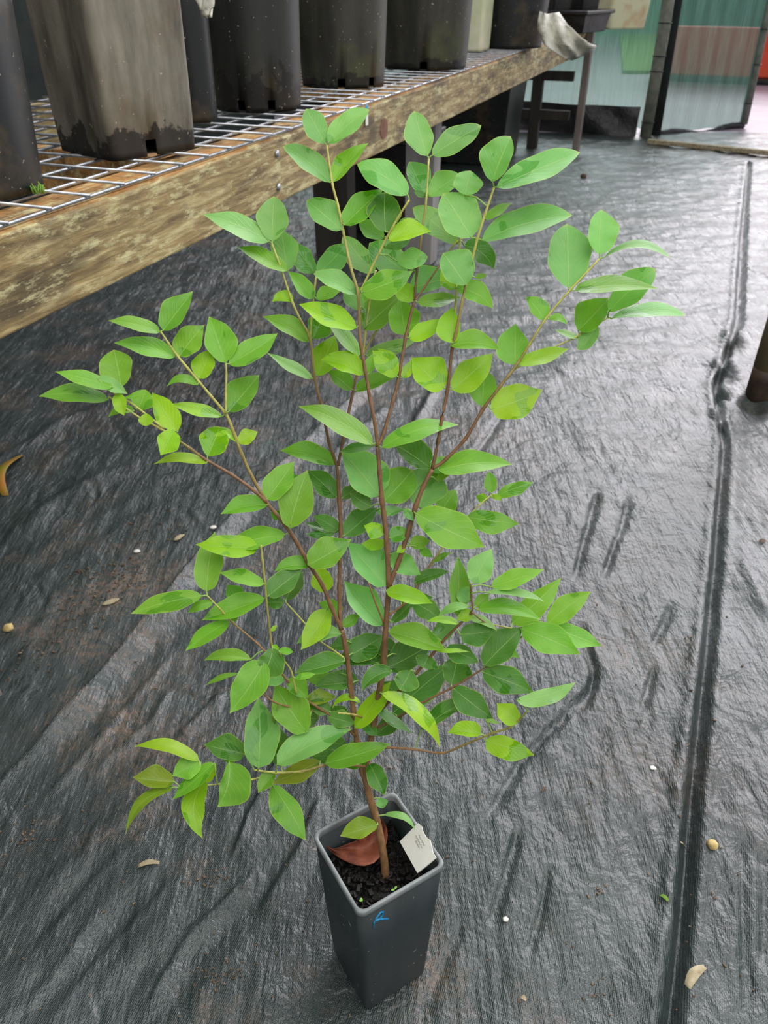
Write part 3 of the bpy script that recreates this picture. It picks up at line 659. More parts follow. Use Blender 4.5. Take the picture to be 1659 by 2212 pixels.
# ---- stems: (px, py, radius px) with a forward distance that leans back with height
CROP = dict(A=(560, 200, 3.318), B=(960, 250, 3.072), C=(60, 600, 2.9625), D=(560, 600, 3.318), E=(780, 1050, 3.072), F=(400, 1000, 3.318), G=(260, 1380, 2.765), H=(640, 1600, 3.614), S=(0, 0, 1.0))
def Yb(py): return .462+.25*max(0., min(1.1, (1895-py)/1655))**1.0
BR = (.22, .112, .050); BM = (.30, .165, .070); YG = (.50, .50, .11)
def mixt(a, b, f): return tuple(x*(1-f)+y*f for x, y in zip(a, b))
STEMS = [
 # name, [(x,y,r)], dy start, dy end, colour start, colour end
 ('trunk', [(833, 1905, 11), (831, 1870, 10.5), (824, 1820, 10), (812, 1765, 10), (797, 1715, 9.5), (790, 1668, 9), (798, 1620, 8), (808, 1560, 8), (818, 1500, 8), (828, 1440, 8), (833, 1360, 7.5), (840, 1272, 7.5)], 0, 0, BM, BR),
 ('main_stem', [(797, 1715, 7), (783, 1665, 7), (771, 1600, 6.5), (764, 1539, 6.5), (757, 1480, 6.5), (747, 1400, 6), (738, 1360, 6)], 0, .004, BM, BR),
 ('branch', [(738, 1360, 5.5), (715, 1310, 5), (697, 1265, 5), (665, 1215, 5), (640, 1170, 5), (617, 1135, 5), (592, 1105, 4.5), (574, 1082, 4.5), (546, 1033, 4), (521, 978, 4), (505, 935, 4), (488, 895, 3.8), (455, 855, 3.3), (430, 825, 3.2), (405, 795, 3), (380, 765, 3), (363, 740, 2.6), (347, 716, 2.4)], .004, -.03, BR, YG),
 ('branch', [(576, 1085, 4), (546, 1058, 4), (500, 1025, 3.8), (448, 995, 3.6), (410, 968, 3.3), (384, 951, 3.2), (343, 924, 3), (310, 907, 2.6), (276, 885, 2.4), (235, 857, 2.2)], -.015, -.055, BR, YG),
 ('twig', [(353, 926, 2.6), (322, 900, 2.5), (276, 866, 2.4), (228, 838, 2)], -.04, -.06, YG, YG),
 ('twig', [(488, 893, 2.8), (488, 850, 2.8), (489, 810, 2.6), (488, 786, 2.4)], -.02, -.02, YG, YG),
 ('main_stem', [(737, 1362, 5), (734, 1320, 5), (733, 1271, 5), (734, 1211, 5), (736, 1145, 5), (733, 1081, 4.8), (729, 1006, 4.8)], .004, .03, BR, BR),
 ('branch', [(728, 1008, 4), (719, 980, 4), (711, 956, 3.8), (693, 871, 3.5), (680, 817, 3.3), (670, 733, 3.2), (650, 693, 3), (632, 654, 2.8), (608, 583, 2.6), (587, 526, 2.4)], .03, .03, BR, YG),
 ('branch', [(730, 1006, 4), (741, 950, 3.8), (756, 877, 3.5), (771, 811, 3.2), (789, 757, 2.8), (815, 712, 2.6), (843, 675, 2.4), (862, 640, 2)], .03, .075, BR, YG),
 ('twig', [(784, 770, 2.6), (790, 715, 2.6), (798, 655, 2.4), (807, 600, 2.3), (812, 585, 2)], .05, .07, YG, YG),
 ('twig', [(670, 732, 2.5), (674, 675, 2.5), (681, 610, 2.4), (684, 590, 2)], .03, .04, YG, YG),
 ('main_stem', [(840, 1272, 6.5), (836, 1180, 6.5), (829, 1110, 6), (825, 1082, 6), (820, 1020, 5.5), (816, 965, 5.5)], 0, 0, BR, BR),
 ('branch', [(816, 965, 5), (810, 915, 4.6), (799, 860, 4.4), (789, 800, 4.2), (779, 742, 4.2), (776, 690, 4), (774, 637, 4), (756, 571, 3.4), (741, 498, 3.2), (729, 441, 3.2), (717, 393, 3), (706, 313, 2.6)], 0, 0, BR, YG),
 ('branch', [(775, 637, 3), (801, 583, 3), (834, 516, 3), (861, 468, 2.8), (884, 432, 2.6)], 0, -.01, YG, YG),
 ('branch', [(817, 965, 4.6), (831, 928, 4.4), (849, 865, 4), (861, 817, 4), (876, 730, 4), (885, 690, 3.8), (895, 650, 3.8)], 0, .02, BR, BR),
 ('branch', [(895, 650, 3.2), (901, 586, 3), (910, 513, 2.8), (920, 438, 2.8), (926, 342, 2.4)], .02, .03, BR, YG),
 ('twig', [(896, 650, 2.8), (916, 622, 2.6), (955, 565, 2.4), (982, 527, 2.2), (1000, 515, 1.8)], .02, .03, BM, YG),
 ('main_stem', [(840, 1268, 6.5), (862, 1210, 6), (882, 1150, 6), (898, 1094, 6), (915, 1050, 5.6), (934, 1014, 5.6)], 0, .005, BR, BR),
 ('branch', [(934, 1012, 4.8), (946, 956, 4.6), (955, 901, 4.4), (967, 841, 4.2), (977, 751, 4), (983, 727, 4), (1000, 645, 3.8), (1006, 616, 3.6), (1021, 556, 3.4), (1031, 516, 3.4), (1048, 462, 3.2), (1067, 405, 2.8)], .005, -.01, BR, YG),
 ('twig', [(981, 728, 3), (984, 660, 3), (988, 600, 3), (994, 503, 2.4)], .01, .02, YG, YG),
 ('branch', [(934, 1012, 4.6), (960, 995, 4.4), (1006, 947, 4.2), (1042, 886, 4), (1080, 835, 3.8), (1119, 784, 3.6), (1149, 735, 3.2), (1181, 686, 3), (1230, 628, 2.8), (1295, 559, 2.4)], .005, .0, BR, YG),
 ('twig', [(1110, 798, 2.4), (1160, 770, 2.2), (1201, 748, 2.2), (1240, 730, 2.2), (1289, 701, 2.2), (1313, 686, 2)], .01, .03, YG, YG),
 ('branch', [(812, 1545, 4), (860, 1495, 4), (900, 1453, 3.6), (936, 1411, 3.4), (962, 1379, 3.2), (992, 1349, 3), (1019, 1322, 2.8), (1018, 1290, 2.4), (1017, 1262, 2.2)], 0, -.01, BR, BR),
 ('branch', [(808, 1575, 3.4), (860, 1550, 3.2), (904, 1522, 2.8), (975, 1486, 2.6), (1014, 1463, 2.4), (1046, 1443, 2.2)], 0, .0, BR, BR),
 ('twig', [(1046, 1443, 2.2), (1085, 1415, 2), (1120, 1380, 2), (1178, 1350, 1.8)], 0, .01, BR, BM),
 ('twig', [(1019, 1322, 2), (1050, 1345, 1.8), (1105, 1357, 1.6)], -.01, 0, BM, YG),
 ('branch', [(799, 1625, 3.2), (831, 1615, 3), (897, 1619, 2.8), (955, 1627, 2.6), (1000, 1610, 2.6), (1063, 1584, 2.6), (1100, 1572, 2.6), (1123, 1553, 2.4), (1140, 1535, 2)], -.004, -.06, BM, YG),
 ('branch', [(838, 1330, 3), (878, 1300, 3), (908, 1255, 2.8), (933, 1216, 2.6), (962, 1175, 2.4), (1000, 1130, 2.2), (1034, 1092, 2), (1063, 1068, 1.8)], 0, .05, BM, YG),
 ('twig', [(829, 1346, 2.4), (812, 1304, 2.2), (796, 1258, 1.8)], 0, -.01, BM, BM),
 ('twig', [(742, 1420, 2.6), (715, 1401, 2.4), (689, 1383, 2.4), (655, 1343, 2.2), (617, 1301, 2)], 0, .03, YG, YG),
 ('branch', [(768, 1590, 3.4), (735, 1560, 3.2), (690, 1530, 3), (650, 1505, 3), (623, 1473, 3), (596, 1434, 2.8), (587, 1395, 2.8), (581, 1347, 2.6), (576, 1300, 2.6), (573, 1262, 2.4), (567, 1210, 2.4), (564, 1178, 2.2)], 0, -.03, BR, YG),
 ('twig', [(598, 1436, 2.4), (558, 1392, 2.2), (505, 1347, 2.2), (475, 1315, 2), (448, 1287, 2)], -.02, -.04, BM, YG),
 ('twig', [(640, 1498, 2.4), (629, 1450, 2.4), (612, 1425, 2.2), (605, 1410, 2)], -.02, -.03, YG, YG),
 ('twig', [(700, 1540, 2.4), (640, 1530, 2.2), (593, 1517, 2.2), (563, 1493, 2)], 0, -.03, BM, BM),
 ('branch', [(788, 1655, 3.4), (745, 1652, 3.2), (701, 1653, 3), (654, 1666, 3), (596, 1669, 2.8), (549, 1663, 2.6)], -.004, -.03, BM, YG),
 ('twig', [(600, 1670, 2.4), (540, 1685, 2.2), (490, 1692, 2), (448, 1696, 2), (392, 1704, 1.8)], -.02, -.05, YG, YG),
 ('twig', [(806, 1560, 2.8), (770, 1545, 2.6), (730, 1540, 2.4)], 0, -.02, BM, YG),
]
def catmull(P, sub=4):
    P = np.array(P, float); out = []
    for i in range(len(P)-1):
        a = P[max(i-1, 0)]; b = P[i]; c = P[i+1]; d = P[min(i+2, len(P)-1)]
        for k in range(sub):
            t = k/sub; out.append(.5*((2*b)+(-a+c)*t+(2*a-5*b+4*c-d)*t*t+(-a+3*b-3*c+d)*t**3))
    out.append(P[-1]); return np.array(out)
def tint_attr(me, cols):
    a = me.color_attributes.new('tint', 'FLOAT_COLOR', 'POINT'); a.data.foreach_set('color', np.array([tuple(c)+(1,) for c in cols], float).ravel())
SAMP = []   # (px, py, t along view axis)
for name, pts, d0, d1, c0, c1 in STEMS:
    Q = catmull(pts); m = len(Q); P = []; R_ = []; cols = []
    for i, (x, y, r) in enumerate(Q):
        f = i/(m-1); Y = Yb(y)+d0+(d1-d0)*f; p = on_y(x, y, Y); t_ = (p-CP) @ cF; SAMP.append((x, y, t_))
        P.append(p); w = .84*r*t_/FPX
        node = 1+.22*math.exp(-((i % 4)/0.6)**2)*(1 if 0 < i < m-1 else .5) if name != 'trunk' else 1+.05*math.sin(i*2.3)
        if name != 'trunk': w *= node
        R_.append(w); cols += [mixt(c0, c1, min(1, max(0, (f-.35)*2.2)))]*10
    mb = MB(); mb.tube(P, R_, 10); o = mb.build(name, M['bark'], sap, True); tint_attr(o.data, cols)
SAMP = np.array(SAMP)

# ---- leaves: crop, base x y, tip x y, half width left and right of the midrib, sagitta, tint, layer
LEAVES = """
A 472 368 335 115 78 78 0 p
A 495 365 790 122 85 62 8 p
A 505 645 170 385 55 85 -12 p
A 532 640 785 362 80 35 12 m
A 1065 735 700 512 90 100 -15 p
A 590 985 338 770 68 108 0 p
A 610 950 892 688 95 68 0 m
A 905 1000 898 712 112 108 0 d
A 1205 455 1112 130 98 82 0 p
A 1240 450 1592 235 85 75 10 p
A 1190 745 1075 495 55 100 0 p b
A 1212 745 1440 590 90 60 0 p b
A 1200 745 1100 705 20 25 0 d b
A 1475 735 1515 560 90 100 0 p b
A 1520 1040 1318 722 118 158 0 p
A 1420 1085 1098 825 78 92 0 p
A 930 1062 1232 995 95 35 10 y
A 990 940 1190 1010 70 50 0 d b
A 895 1045 715 935 50 75 0 p b
A 900 1115 1082 1048 30 45 0 p b
A 830 1290 600 1025 82 70 0 p b
A 1060 1295 788 1078 85 110 0 p b
A 985 1210 1208 1178 75 60 0 p b
A 735 1435 1100 1280 90 90 -5 m f
A 695 1445 388 1298 50 72 -12 p
A 415 1298 628 1082 75 80 0 p
A 400 1290 250 1075 80 60 0 p b
A 195 1282 155 985 88 92 0 p b
A 95 1065 105 742 102 102 0 p
S 583 522 437 463 20 24 -6 p
S 620 586 512 533 12 20 -6 m
A 385 1480 205 1278 45 60 -10 m
A 410 1480 580 1425 62 30 8 m
A 240 1505 92 1502 12 62 -22 y
D 697 360 283 188 62 88 -12 y
D 357 458 22 280 45 72 -14 m
D 745 225 595 80 55 60 0 p b
D 785 225 690 60 50 60 0 m b
D 745 365 1000 130 118 78 0 m
A 1095 1500 935 1395 42 85 -10 y
D 1045 412 1010 140 95 112 0 m b
D 1135 178 1450 140 55 40 -12 m
A 1080 1410 1345 1330 120 55 10 p b
A 1482 1380 1318 1150 85 150 -5 p f
A 1410 1410 1300 1255 65 50 0 y
B 78 1142 322 1282 75 52 28 m f
B 248 828 848 662 105 62 32 p
B 130 860 328 1022 75 60 30 d b
B 275 690 450 580 30 30 8 m b
B 318 440 440 135 125 62 15 p f
B 345 475 900 242 92 70 10 p
B 205 1075 282 1058 18 18 5 m b
B 1030 925 1042 622 68 118 0 p
B 1060 940 1502 945 25 22 85 p
B 822 1145 812 716 122 145 0 p
B 862 1160 1425 1150 62 35 45 m
B 1088 1305 1402 1015 95 82 0 p f
B 1108 1345 1600 1325 48 36 45 p
B 885 1425 1090 1205 110 70 0 m
B 1010 1385 882 1552 45 60 10 p
B 895 1475 732 1420 18 22 0 m
B 657 1357 538 1205 40 72 -8 m
B 690 1350 815 1390 24 20 28 m
B 470 1655 472 1376 116 80 0 m
B 490 1650 828 1545 58 36 -8 y
D 1385 470 1382 208 105 52 0 y
B 40 1528 375 1558 78 36 32 m
D 1328 792 1088 570 88 135 0 y
S 976 842 1065 763 27 30 0 y
S 1042 878 1046 800 32 28 0 m b
S 1060 884 1172 842 36 34 -4 y
D 985 708 810 522 60 85 0 y f
D 985 650 850 505 40 50 0 y b
D 788 688 812 545 38 32 0 m b
D 1025 715 1105 585 32 40 0 y
D 695 812 982 712 62 32 5 m
D 662 802 486 665 42 72 -10 m
D 748 695 438 590 45 92 -22 y
D 722 560 475 280 50 50 -8 m b
D 412 705 545 408 85 78 0 y b
D 380 722 55 538 32 42 0 m
D 380 438 475 255 75 90 0 m b
D 1070 430 1310 288 60 55 -10 y
D 768 560 1135 445 52 48 10 m b
D 815 1195 278 920 68 78 -28 m
D 880 1218 1432 1055 62 62 45 m f
D 1215 1355 960 1188 58 120 0 d b
D 808 1205 570 1250 30 38 0 d b
D 540 1340 148 1240 42 85 -14 m
D 858 1568 585 1242 95 165 0 p b
S 948 1017 1108 1004 26 19 12 m
D 892 1605 1100 1375 130 110 0 m b
D 1150 1650 1240 1342 125 140 0 p b
S 950 1110 985 1058 22 22 0 m b
S 945 1040 958 985 22 22 0 m b
E 358 180 822 406 132 98 0 m f
E 700 205 1052 250 62 78 -6 m
S 1073 1071 1153 1042 12 15 3 m
S 1060 1064 1056 1017 12 14 0 m
S 1052 1080 1028 1072 9 9 0 y
S 1062 1074 1082 1083 6 6 4 y
E 745 645 870 415 78 78 0 p
E 635 860 640 462 55 70 0 m
E 865 668 1217 552 62 48 0 m
E 830 705 1218 768 24 28 32 p f
E 1000 915 1328 608 62 85 0 m b
E 1238 915 1527 700 72 70 5 m
E 1260 925 1602 1060 62 62 0 m b
E 1060 948 1457 1117 98 85 0 m
E 775 822 1192 890 62 35 28 m f
E 700 870 902 960 25 25 20 m b
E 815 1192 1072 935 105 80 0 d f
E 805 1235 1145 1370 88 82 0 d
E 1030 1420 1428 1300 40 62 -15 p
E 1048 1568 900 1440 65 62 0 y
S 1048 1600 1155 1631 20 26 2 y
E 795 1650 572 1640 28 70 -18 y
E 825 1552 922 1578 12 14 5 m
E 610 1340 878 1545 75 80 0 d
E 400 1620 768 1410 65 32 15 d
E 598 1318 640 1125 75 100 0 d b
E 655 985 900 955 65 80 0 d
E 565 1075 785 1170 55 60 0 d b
E 960 1080 1052 1142 22 22 0 m
E 182 965 562 1092 95 50 10 m
E 500 1095 727 1102 8 20 18 y
E 165 700 477 780 62 42 16 y f
E 650 915 432 900 24 22 -22 y
E 718 800 508 872 26 28 -28 p
E 718 765 640 690 45 58 0 p b
E 760 800 850 712 38 42 0 m
E 740 840 635 890 35 42 0 y
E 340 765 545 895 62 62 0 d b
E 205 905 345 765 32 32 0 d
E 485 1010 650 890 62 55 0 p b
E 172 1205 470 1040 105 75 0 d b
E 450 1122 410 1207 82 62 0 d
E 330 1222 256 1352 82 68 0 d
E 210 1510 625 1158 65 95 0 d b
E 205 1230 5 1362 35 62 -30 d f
G 1400 535 1617 254 48 60 0 y F
S 824 1498 951 1616 18 16 22 y F
E 75 1450 345 1645 32 32 0 d
E 95 1650 285 1480 52 55 0 d b
E 150 320 18 262 55 45 0 y
E 165 370 0 382 45 30 0 y b
E 190 345 318 290 55 45 0 m
E 325 385 458 362 45 40 0 m
E 390 410 477 472 24 30 0 m
E 292 405 235 440 20 28 0 y
E 195 450 398 588 62 65 0 p b
E 352 640 588 568 46 26 15 d
E 480 505 602 440 18 18 10 m
E 285 148 352 232 24 26 0 p
E 100 165 292 155 25 36 0 p b
F 1440 880 1160 570 78 135 0 p
F 1415 1165 1138 845 72 112 0 p b
F 1120 1085 955 1000 45 60 0 m b
F 1130 1172 1258 1085 42 30 0 m b
F 880 732 1192 545 112 78 0 m f
F 750 468 876 52 115 115 0 m f
F 585 262 782 -12 95 78 0 m
F 592 300 253 368 40 78 -14 m
F 718 512 272 607 60 78 -12 m
F 525 612 72 585 66 82 0 y b
F 152 922 215 490 92 92 0 m b
F 565 870 243 786 42 58 0 m
F 570 970 118 1128 52 92 -5 m
F 592 955 840 758 88 66 0 d
F 890 742 638 780 30 62 -22 m
F 720 982 848 780 62 55 0 d b
F 590 1000 708 1000 48 45 0 d b
F 400 1010 300 872 60 62 0 m b
F 200 1000 17 1078 38 30 -22 m
S 437 1287 282 1326 20 20 -5 m
F 318 1135 0 1348 52 58 -20 m
F 345 1138 352 1075 26 30 0 m b
F 1005 928 935 735 68 72 0 y b
F 1075 498 862 510 42 20 0 d b
F 1100 480 918 378 45 55 0 d b
F 1085 498 858 430 22 36 0 d b
F 1140 520 1380 318 88 62 0 d
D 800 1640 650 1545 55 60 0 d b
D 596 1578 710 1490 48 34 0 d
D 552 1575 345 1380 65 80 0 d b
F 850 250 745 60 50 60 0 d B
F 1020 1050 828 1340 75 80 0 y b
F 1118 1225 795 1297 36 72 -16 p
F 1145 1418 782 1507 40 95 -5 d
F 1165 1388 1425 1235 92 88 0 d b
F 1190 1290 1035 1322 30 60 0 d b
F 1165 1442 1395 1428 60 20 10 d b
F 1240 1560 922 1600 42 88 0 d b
G 1110 375 1292 345 60 22 0 o b
F 625 1325 548 1522 110 68 10 d f
F 620 1310 672 1345 22 24 0 y
F 670 1345 777 1355 28 22 0 m
F 612 1205 655 1160 12 16 0 y
F 472 1410 132 1415 28 55 -18 m
G 862 132 652 446 82 95 0 m f
G 700 208 507 280 14 16 -16 m
G 985 240 853 272 24 32 0 p b
G 1000 240 1122 352 62 40 0 m
G 1040 235 1168 210 20 18 0 m
G 1112 560 920 270 92 100 0 m F
G 822 772 822 342 88 108 0 p f
G 935 752 1387 538 92 58 8 p F
G 1222 745 1620 626 68 55 8 m f
G 745 690 498 632 55 88 0 d b
G 470 728 80 645 40 36 -62 y
G 322 852 72 828 42 80 0 o
G 322 885 32 1168 26 32 -58 o
G 480 735 310 820 62 62 0 m
G 560 740 308 962 40 46 8 m f
G 508 840 492 1192 62 62 -66 y
G 650 735 580 1005 135 38 18 m F
G 640 745 660 665 38 45 0 y b
G 512 860 572 742 22 26 0 y
G 920 800 822 922 30 50 0 m
G 908 870 1107 1206 58 92 10 m
G 1195 730 905 865 55 52 0 o b
G 960 765 950 520 60 65 0 d b
G 920 505 942 408 26 26 0 o b
G 1255 435 1118 378 42 46 0 d
G 1235 460 1405 505 55 42 0 d
G 1432 378 1265 416 16 22 -42 y
G 1475 712 1323 762 34 26 0 m
H 570 178 690 428 74 66 0 d
H 650 448 680 526 44 38 0 p
H 636 655 342 745 58 92 0 o F
H 688 580 932 702 24 26 52 p
G 1488 560 1500 478 32 32 0 o
D 1230 1385 1340 1290 40 50 0 p b
F 680 405 612 345 30 36 0 m b
G 1350 640 1180 600 40 50 0 d b
G 1290 700 1140 700 40 40 0 d b
E 20 1560 110 1659 40 40 0 d b
G 1370 520 1250 400 50 55 0 d b
E 300 1420 130 1300 50 60 0 d B
G 1180 480 1000 470 55 60 0 d B
E 260 1120 60 1010 55 60 0 d B
F 1240 1380 1090 1420 40 50 0 d B
F 1050 1530 870 1560 40 50 0 m B
E 60 1180 150 1090 50 50 0 d B
E 260 780 480 740 50 40 0 d B
C 848 350 513 275 32 48 -10 m
C 865 338 1057 86 92 55 0 m
C 945 507 550 418 48 62 -20 m
C 970 502 1130 302 92 68 0 m
C 1265 545 1160 246 72 110 0 m
C 1285 552 1600 356 72 62 0 m
C 1095 645 1170 458 75 58 0 y
C 1085 687 888 697 24 28 -42 m
C 1285 857 1482 622 98 66 0 m
C 1245 887 910 808 32 42 -10 y
C 1150 1142 1230 952 86 86 0 y
C 1345 1052 1208 958 20 24 -16 y
C 1347 1055 1472 985 50 38 0 y
C 1145 1188 804 1195 28 32 -36 y
C 962 980 795 733 62 76 0 y
C 930 975 850 1137 74 60 0 y
C 705 850 755 716 68 68 0 m b
C 600 700 550 460 112 88 0 m b
C 545 700 172 600 42 46 -10 m
C 515 782 68 760 48 58 -24 m
C 445 645 640 745 42 38 5 p
C 580 735 617 884 34 48 0 y
C 620 770 758 745 16 14 0 m
C 680 850 512 895 22 30 -26 m
C 750 868 757 950 44 42 0 y
"""
TINT = dict(p=(.205, .470, .115), m=(.180, .425, .028), d=(.088, .250, .030), y=(.290, .540, .012), o=(.240, .330, .020))  # pale p mixes painted sky sheen into a glaucous leaf green
UZv = np.array([0, 0, 1.])
rl = random.Random(11)
def make_leaf(c, bx, by, tx, ty, wl, wr, sag, tint, layer, mbt=None):
    ox, oy, s = CROP[c]; b = np.array([ox+bx/s, oy+by/s]); e = np.array([ox+tx/s, oy+ty/s]); wl *= 1.12/s; wr *= 1.12/s; sag /= s
    L2 = np.linalg.norm(e-b); d = (e-b)/L2; nl = np.array([d[1], -d[0]])
    q = SAMP[:, :2]-b; dd = np.hypot(q[:, 0], q[:, 1]); k = int(dd.argmin()); near = dd[k] < 75
    ts = SAMP[k, 2] if near else (on_y(b[0], b[1], Yb(b[1]))-CP) @ cF
    t0 = ts+{'b': .012, 'B': .028, 'f': -.008, 'F': -.016, 'n': 0}[layer]+rl.uniform(-.002, .002)
    m = t0/FPX
    P0 = CP+ray(*b)*t0
    toc = CP-P0; toc /= np.linalg.norm(toc)
    n0 = dict(f=.15, F=-.05).get(layer, .55)*UZv+.8*toc+np.array([rl.uniform(-.12, .12), rl.uniform(-.1, .1), 0]); n0 /= np.linalg.norm(n0)
    rt = ray(*e); tt = ((P0-CP) @ n0)/(rt @ n0); dt = np.clip(tt-t0, -.75*L2*m, .75*L2*m)
    NU, NV = 16, 4; V = []; UV = []
    Lr = math.hypot(L2*m, dt); Wmin = .205*Lr; sag += rl.uniform(-.03, .03)*L2; blunt = (c in 'AB' and tint == 'p') or (wl+wr)/L2 > .85
    ph = rl.uniform(0, 6.28); pk = (.53 if blunt else .45)+rl.uniform(-.04, .03); ex = math.log(.5)/math.log(pk)
    wmax = max(wl, wr)
    for i in range(NU+1):
        u = i/NU; mid = b+(e-b)*u+nl*sag*4*u*(1-u)*1.0
        tang = (e-b)+nl*sag*4*(1-2*u); tang /= np.linalg.norm(tang); n2 = np.array([tang[1], -tang[0]])
        prof = max(0, math.sin(math.pi*u**ex))**(.56+(.18 if blunt else .58)*u)
        arch = -.10*Lr*math.sin(math.pi*u)*(.6+.4*(layer in 'fF'))
        tm = t0+dt*u+arch*.6
        if u > .8: tm += .06*Lr*((u-.8)/.2)**2*(-1 if e[1] > b[1] else .5)
        for j in range(-NV, NV+1):
            v = j/NV; w = (wl if v > 0 else wr)*prof; W_ = max(w*m, Wmin*prof*min(1, (wl+wr)*m/(2*Wmin)*1.25+.25))
            depth = math.sqrt(max(0, W_*W_-(w*m)**2)); depth = min(depth, 1.1*w*m+.0005)
            off = n2*w*v*(1+.07*math.sin(11*u+ph+(1 if v > 0 else 3)))
            sg = np.clip(-off[1]/(abs(w*v)+1e-6)*1.6, -1, 1) if v != 0 else 0
            tilt = -.55*off[1]*m      # leaf blade lies back from the viewer
            und = .07*wmax*m*math.sin(5.5*math.pi*u+ph+(2 if v > 0 else 0))*v*v*prof
            fold = -.20*wmax*m*abs(v)**1.3*prof
            tq = tm+depth*sg*abs(v)**1.2+tilt*prof*.8+und+fold
            px = mid+off; V.append(CP+ray(px[0], px[1])*tq); UV.append((u, .5+.5*v))
    n = 2*NV+1; Fc = [(i*n+j, i*n+j+1, (i+1)*n+j+1, (i+1)*n+j) for i in range(NU) for j in range(n-1)]
    # petiole from the stem to the blade
    sp = CP+ray(*SAMP[k, :2])*SAMP[k, 2] if near else None
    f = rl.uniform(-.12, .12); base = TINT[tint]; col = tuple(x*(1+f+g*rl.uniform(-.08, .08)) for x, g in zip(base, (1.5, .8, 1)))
    pet = None
    if sp is not None:
        B1 = CP+ray(*(b+(e-b)*.04))*(t0+dt*.04-.0); gap = np.linalg.norm(sp-V[NV]); r_ = min(.0011, max(.0005, 1.6*m))
        mid_ = (sp+V[NV])/2+UZv*gap*.12; pet = ([sp, mid_, np.array(V[NV]), np.array(V[n+NV])], [r_*1.2, r_, r_, r_*.5])
    area = L2*(wl+wr)
    return V, UV, Fc, col, pet, area
LD = []
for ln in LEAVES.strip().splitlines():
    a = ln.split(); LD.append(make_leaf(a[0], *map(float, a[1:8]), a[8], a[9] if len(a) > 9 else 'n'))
LD.sort(key=lambda r: -r[5])
def leaf_obj(items, name):
    mb = MB(); uv = []; cols = []
    for V, UV, Fc, col, pet, _ in items:
        mb.add(V, Fc); uv += UV; cols += [col]*len(V)
        if pet:
            n0_ = len(mb.v); mb.tube(pet[0], pet[1], 6, False); k = len(mb.v)-n0_; uv += [(.5, .5)]*k; cols += [(.30, .42, .08)]*k
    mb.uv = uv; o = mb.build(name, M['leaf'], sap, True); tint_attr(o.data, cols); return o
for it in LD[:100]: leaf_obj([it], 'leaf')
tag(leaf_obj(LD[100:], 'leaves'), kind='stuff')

# ------------------------------------------------------------------ things in the pot
mb = MB(); tl = [(864, 1818), (903, 1778), (920, 1800), (945, 1850), (903, 1886)]
# white plant tag leaning against the back right corner
T = [on_z(864, 1818, .243), on_z(903, 1778, .262), on_z(943, 1853, .251), on_z(902, 1886, .244)]
_n = np.cross(T[1]-T[0], T[3]-T[0]); _r = ray(943, 1853); T[2] = CP+_r*(((T[0]-CP) @ _n)/(_r @ _n))
c0 = sum(T)/4; nrm = np.cross(T[1]-T[0], T[3]-T[0]); nrm /= np.linalg.norm(nrm)
if nrm[2] < 0: nrm = -nrm
t = empty('plant_tag', (c0[0], c0[1], SZ), 'white plastic plant tag stuck in the soil at the right corner of the square pot', 'plant tag')
E1 = T[1]; top = []
nn = 10
out_ = [T[0], T[1]]
for k in range(1, 7):
    f = k/7; out_.append(T[1]*(1-f)+T[2]*f+(T[1]-T[0])/np.linalg.norm(T[1]-T[0])*.0015*math.sin(k*1.9)+(T[1]-T[0])*.06*math.sin(math.pi*f))
out_ += [T[2], T[3]]
th = nrm*.0005; m_ = len(out_)
mb = MB(); mb.add([p+th for p in out_]+[p-th for p in out_], [tuple(range(m_)), tuple(range(2*m_-1, m_-1, -1))]+[(k, (k+1) % m_, m_+(k+1) % m_, m_+k) for k in range(m_)]); pl = mb.build('tag_plate', M['white'], t)
mb = MB(); mid3 = (T[3]+T[2])/2; low = np.array([.032, .458, SZ+.004]); ax1 = (T[2]-T[3])/np.linalg.norm(T[2]-T[3]); mb.add([T[3]+ax1*.004, T[2]-ax1*.004, low+ax1*.004, low-ax1*.004, T[3]+ax1*.004-th*2, T[2]-ax1*.004-th*2, low+ax1*.004-th*2, low-ax1*.004-th*2], [(0, 1, 2, 3), (4, 7, 6, 5), (0, 4, 5, 1), (1, 5, 6, 2), (2, 6, 7, 3), (3, 7, 4, 0)]); mb.build('stake', M['white'], t)
mb = MB(); ex_ = T[1]-T[0]; ey_ = T[2]-T[1]
for r0, r1, ln in ((.70, .20, .38), (.82, .26, .3), (.60, .30, .22)):
    P = [T[0]+ex_*(r0+.03*math.sin(k*2.2))+ey_*(r1+ln*k/12)+nrm*.0009 for k in range(13)]; mb.tube(P, .00025, 4)
mb.build('pencil_writing', M['pencil'], pl)
# dead brown leaf on the soil
def sheet(pxs, Yf, name, mat, label, cat, nu=10, nv=5, curl=.004, up=0):
    """pxs: centre line pixel points with half width; the sheet sits near the forward distance Yf(y)"""
    P = catmull(pxs, 4); mb = MB(); V = []
    for i, (x, y, w) in enumerate(P):
        a = P[min(i+1, len(P)-1)]-P[max(i-1, 0)]; d_ = a[:2]/(np.linalg.norm(a[:2])+1e-9); nn_ = np.array([d_[1], -d_[0]])
        for j in range(-nv, nv+1):
            v = j/nv; q = np.array([x, y])+nn_*w*v; V.append(Yf(q[0], q[1], v, i/len(P)))
    n = 2*nv+1; mb.add(V, [(i*n+j, i*n+j+1, (i+1)*n+j+1, (i+1)*n+j) for i in range(len(P)-1) for j in range(n-1)])
    o = mb.build(name, mat, smooth=True, solid=.0006); tag(o, label, cat); return o
def onsoil(h):
    def f(x, y, v, u):
        z = SZ+h+.007*v*v+.004*math.sin(u*9+v*3); return on_z(x, y, z)
    return f
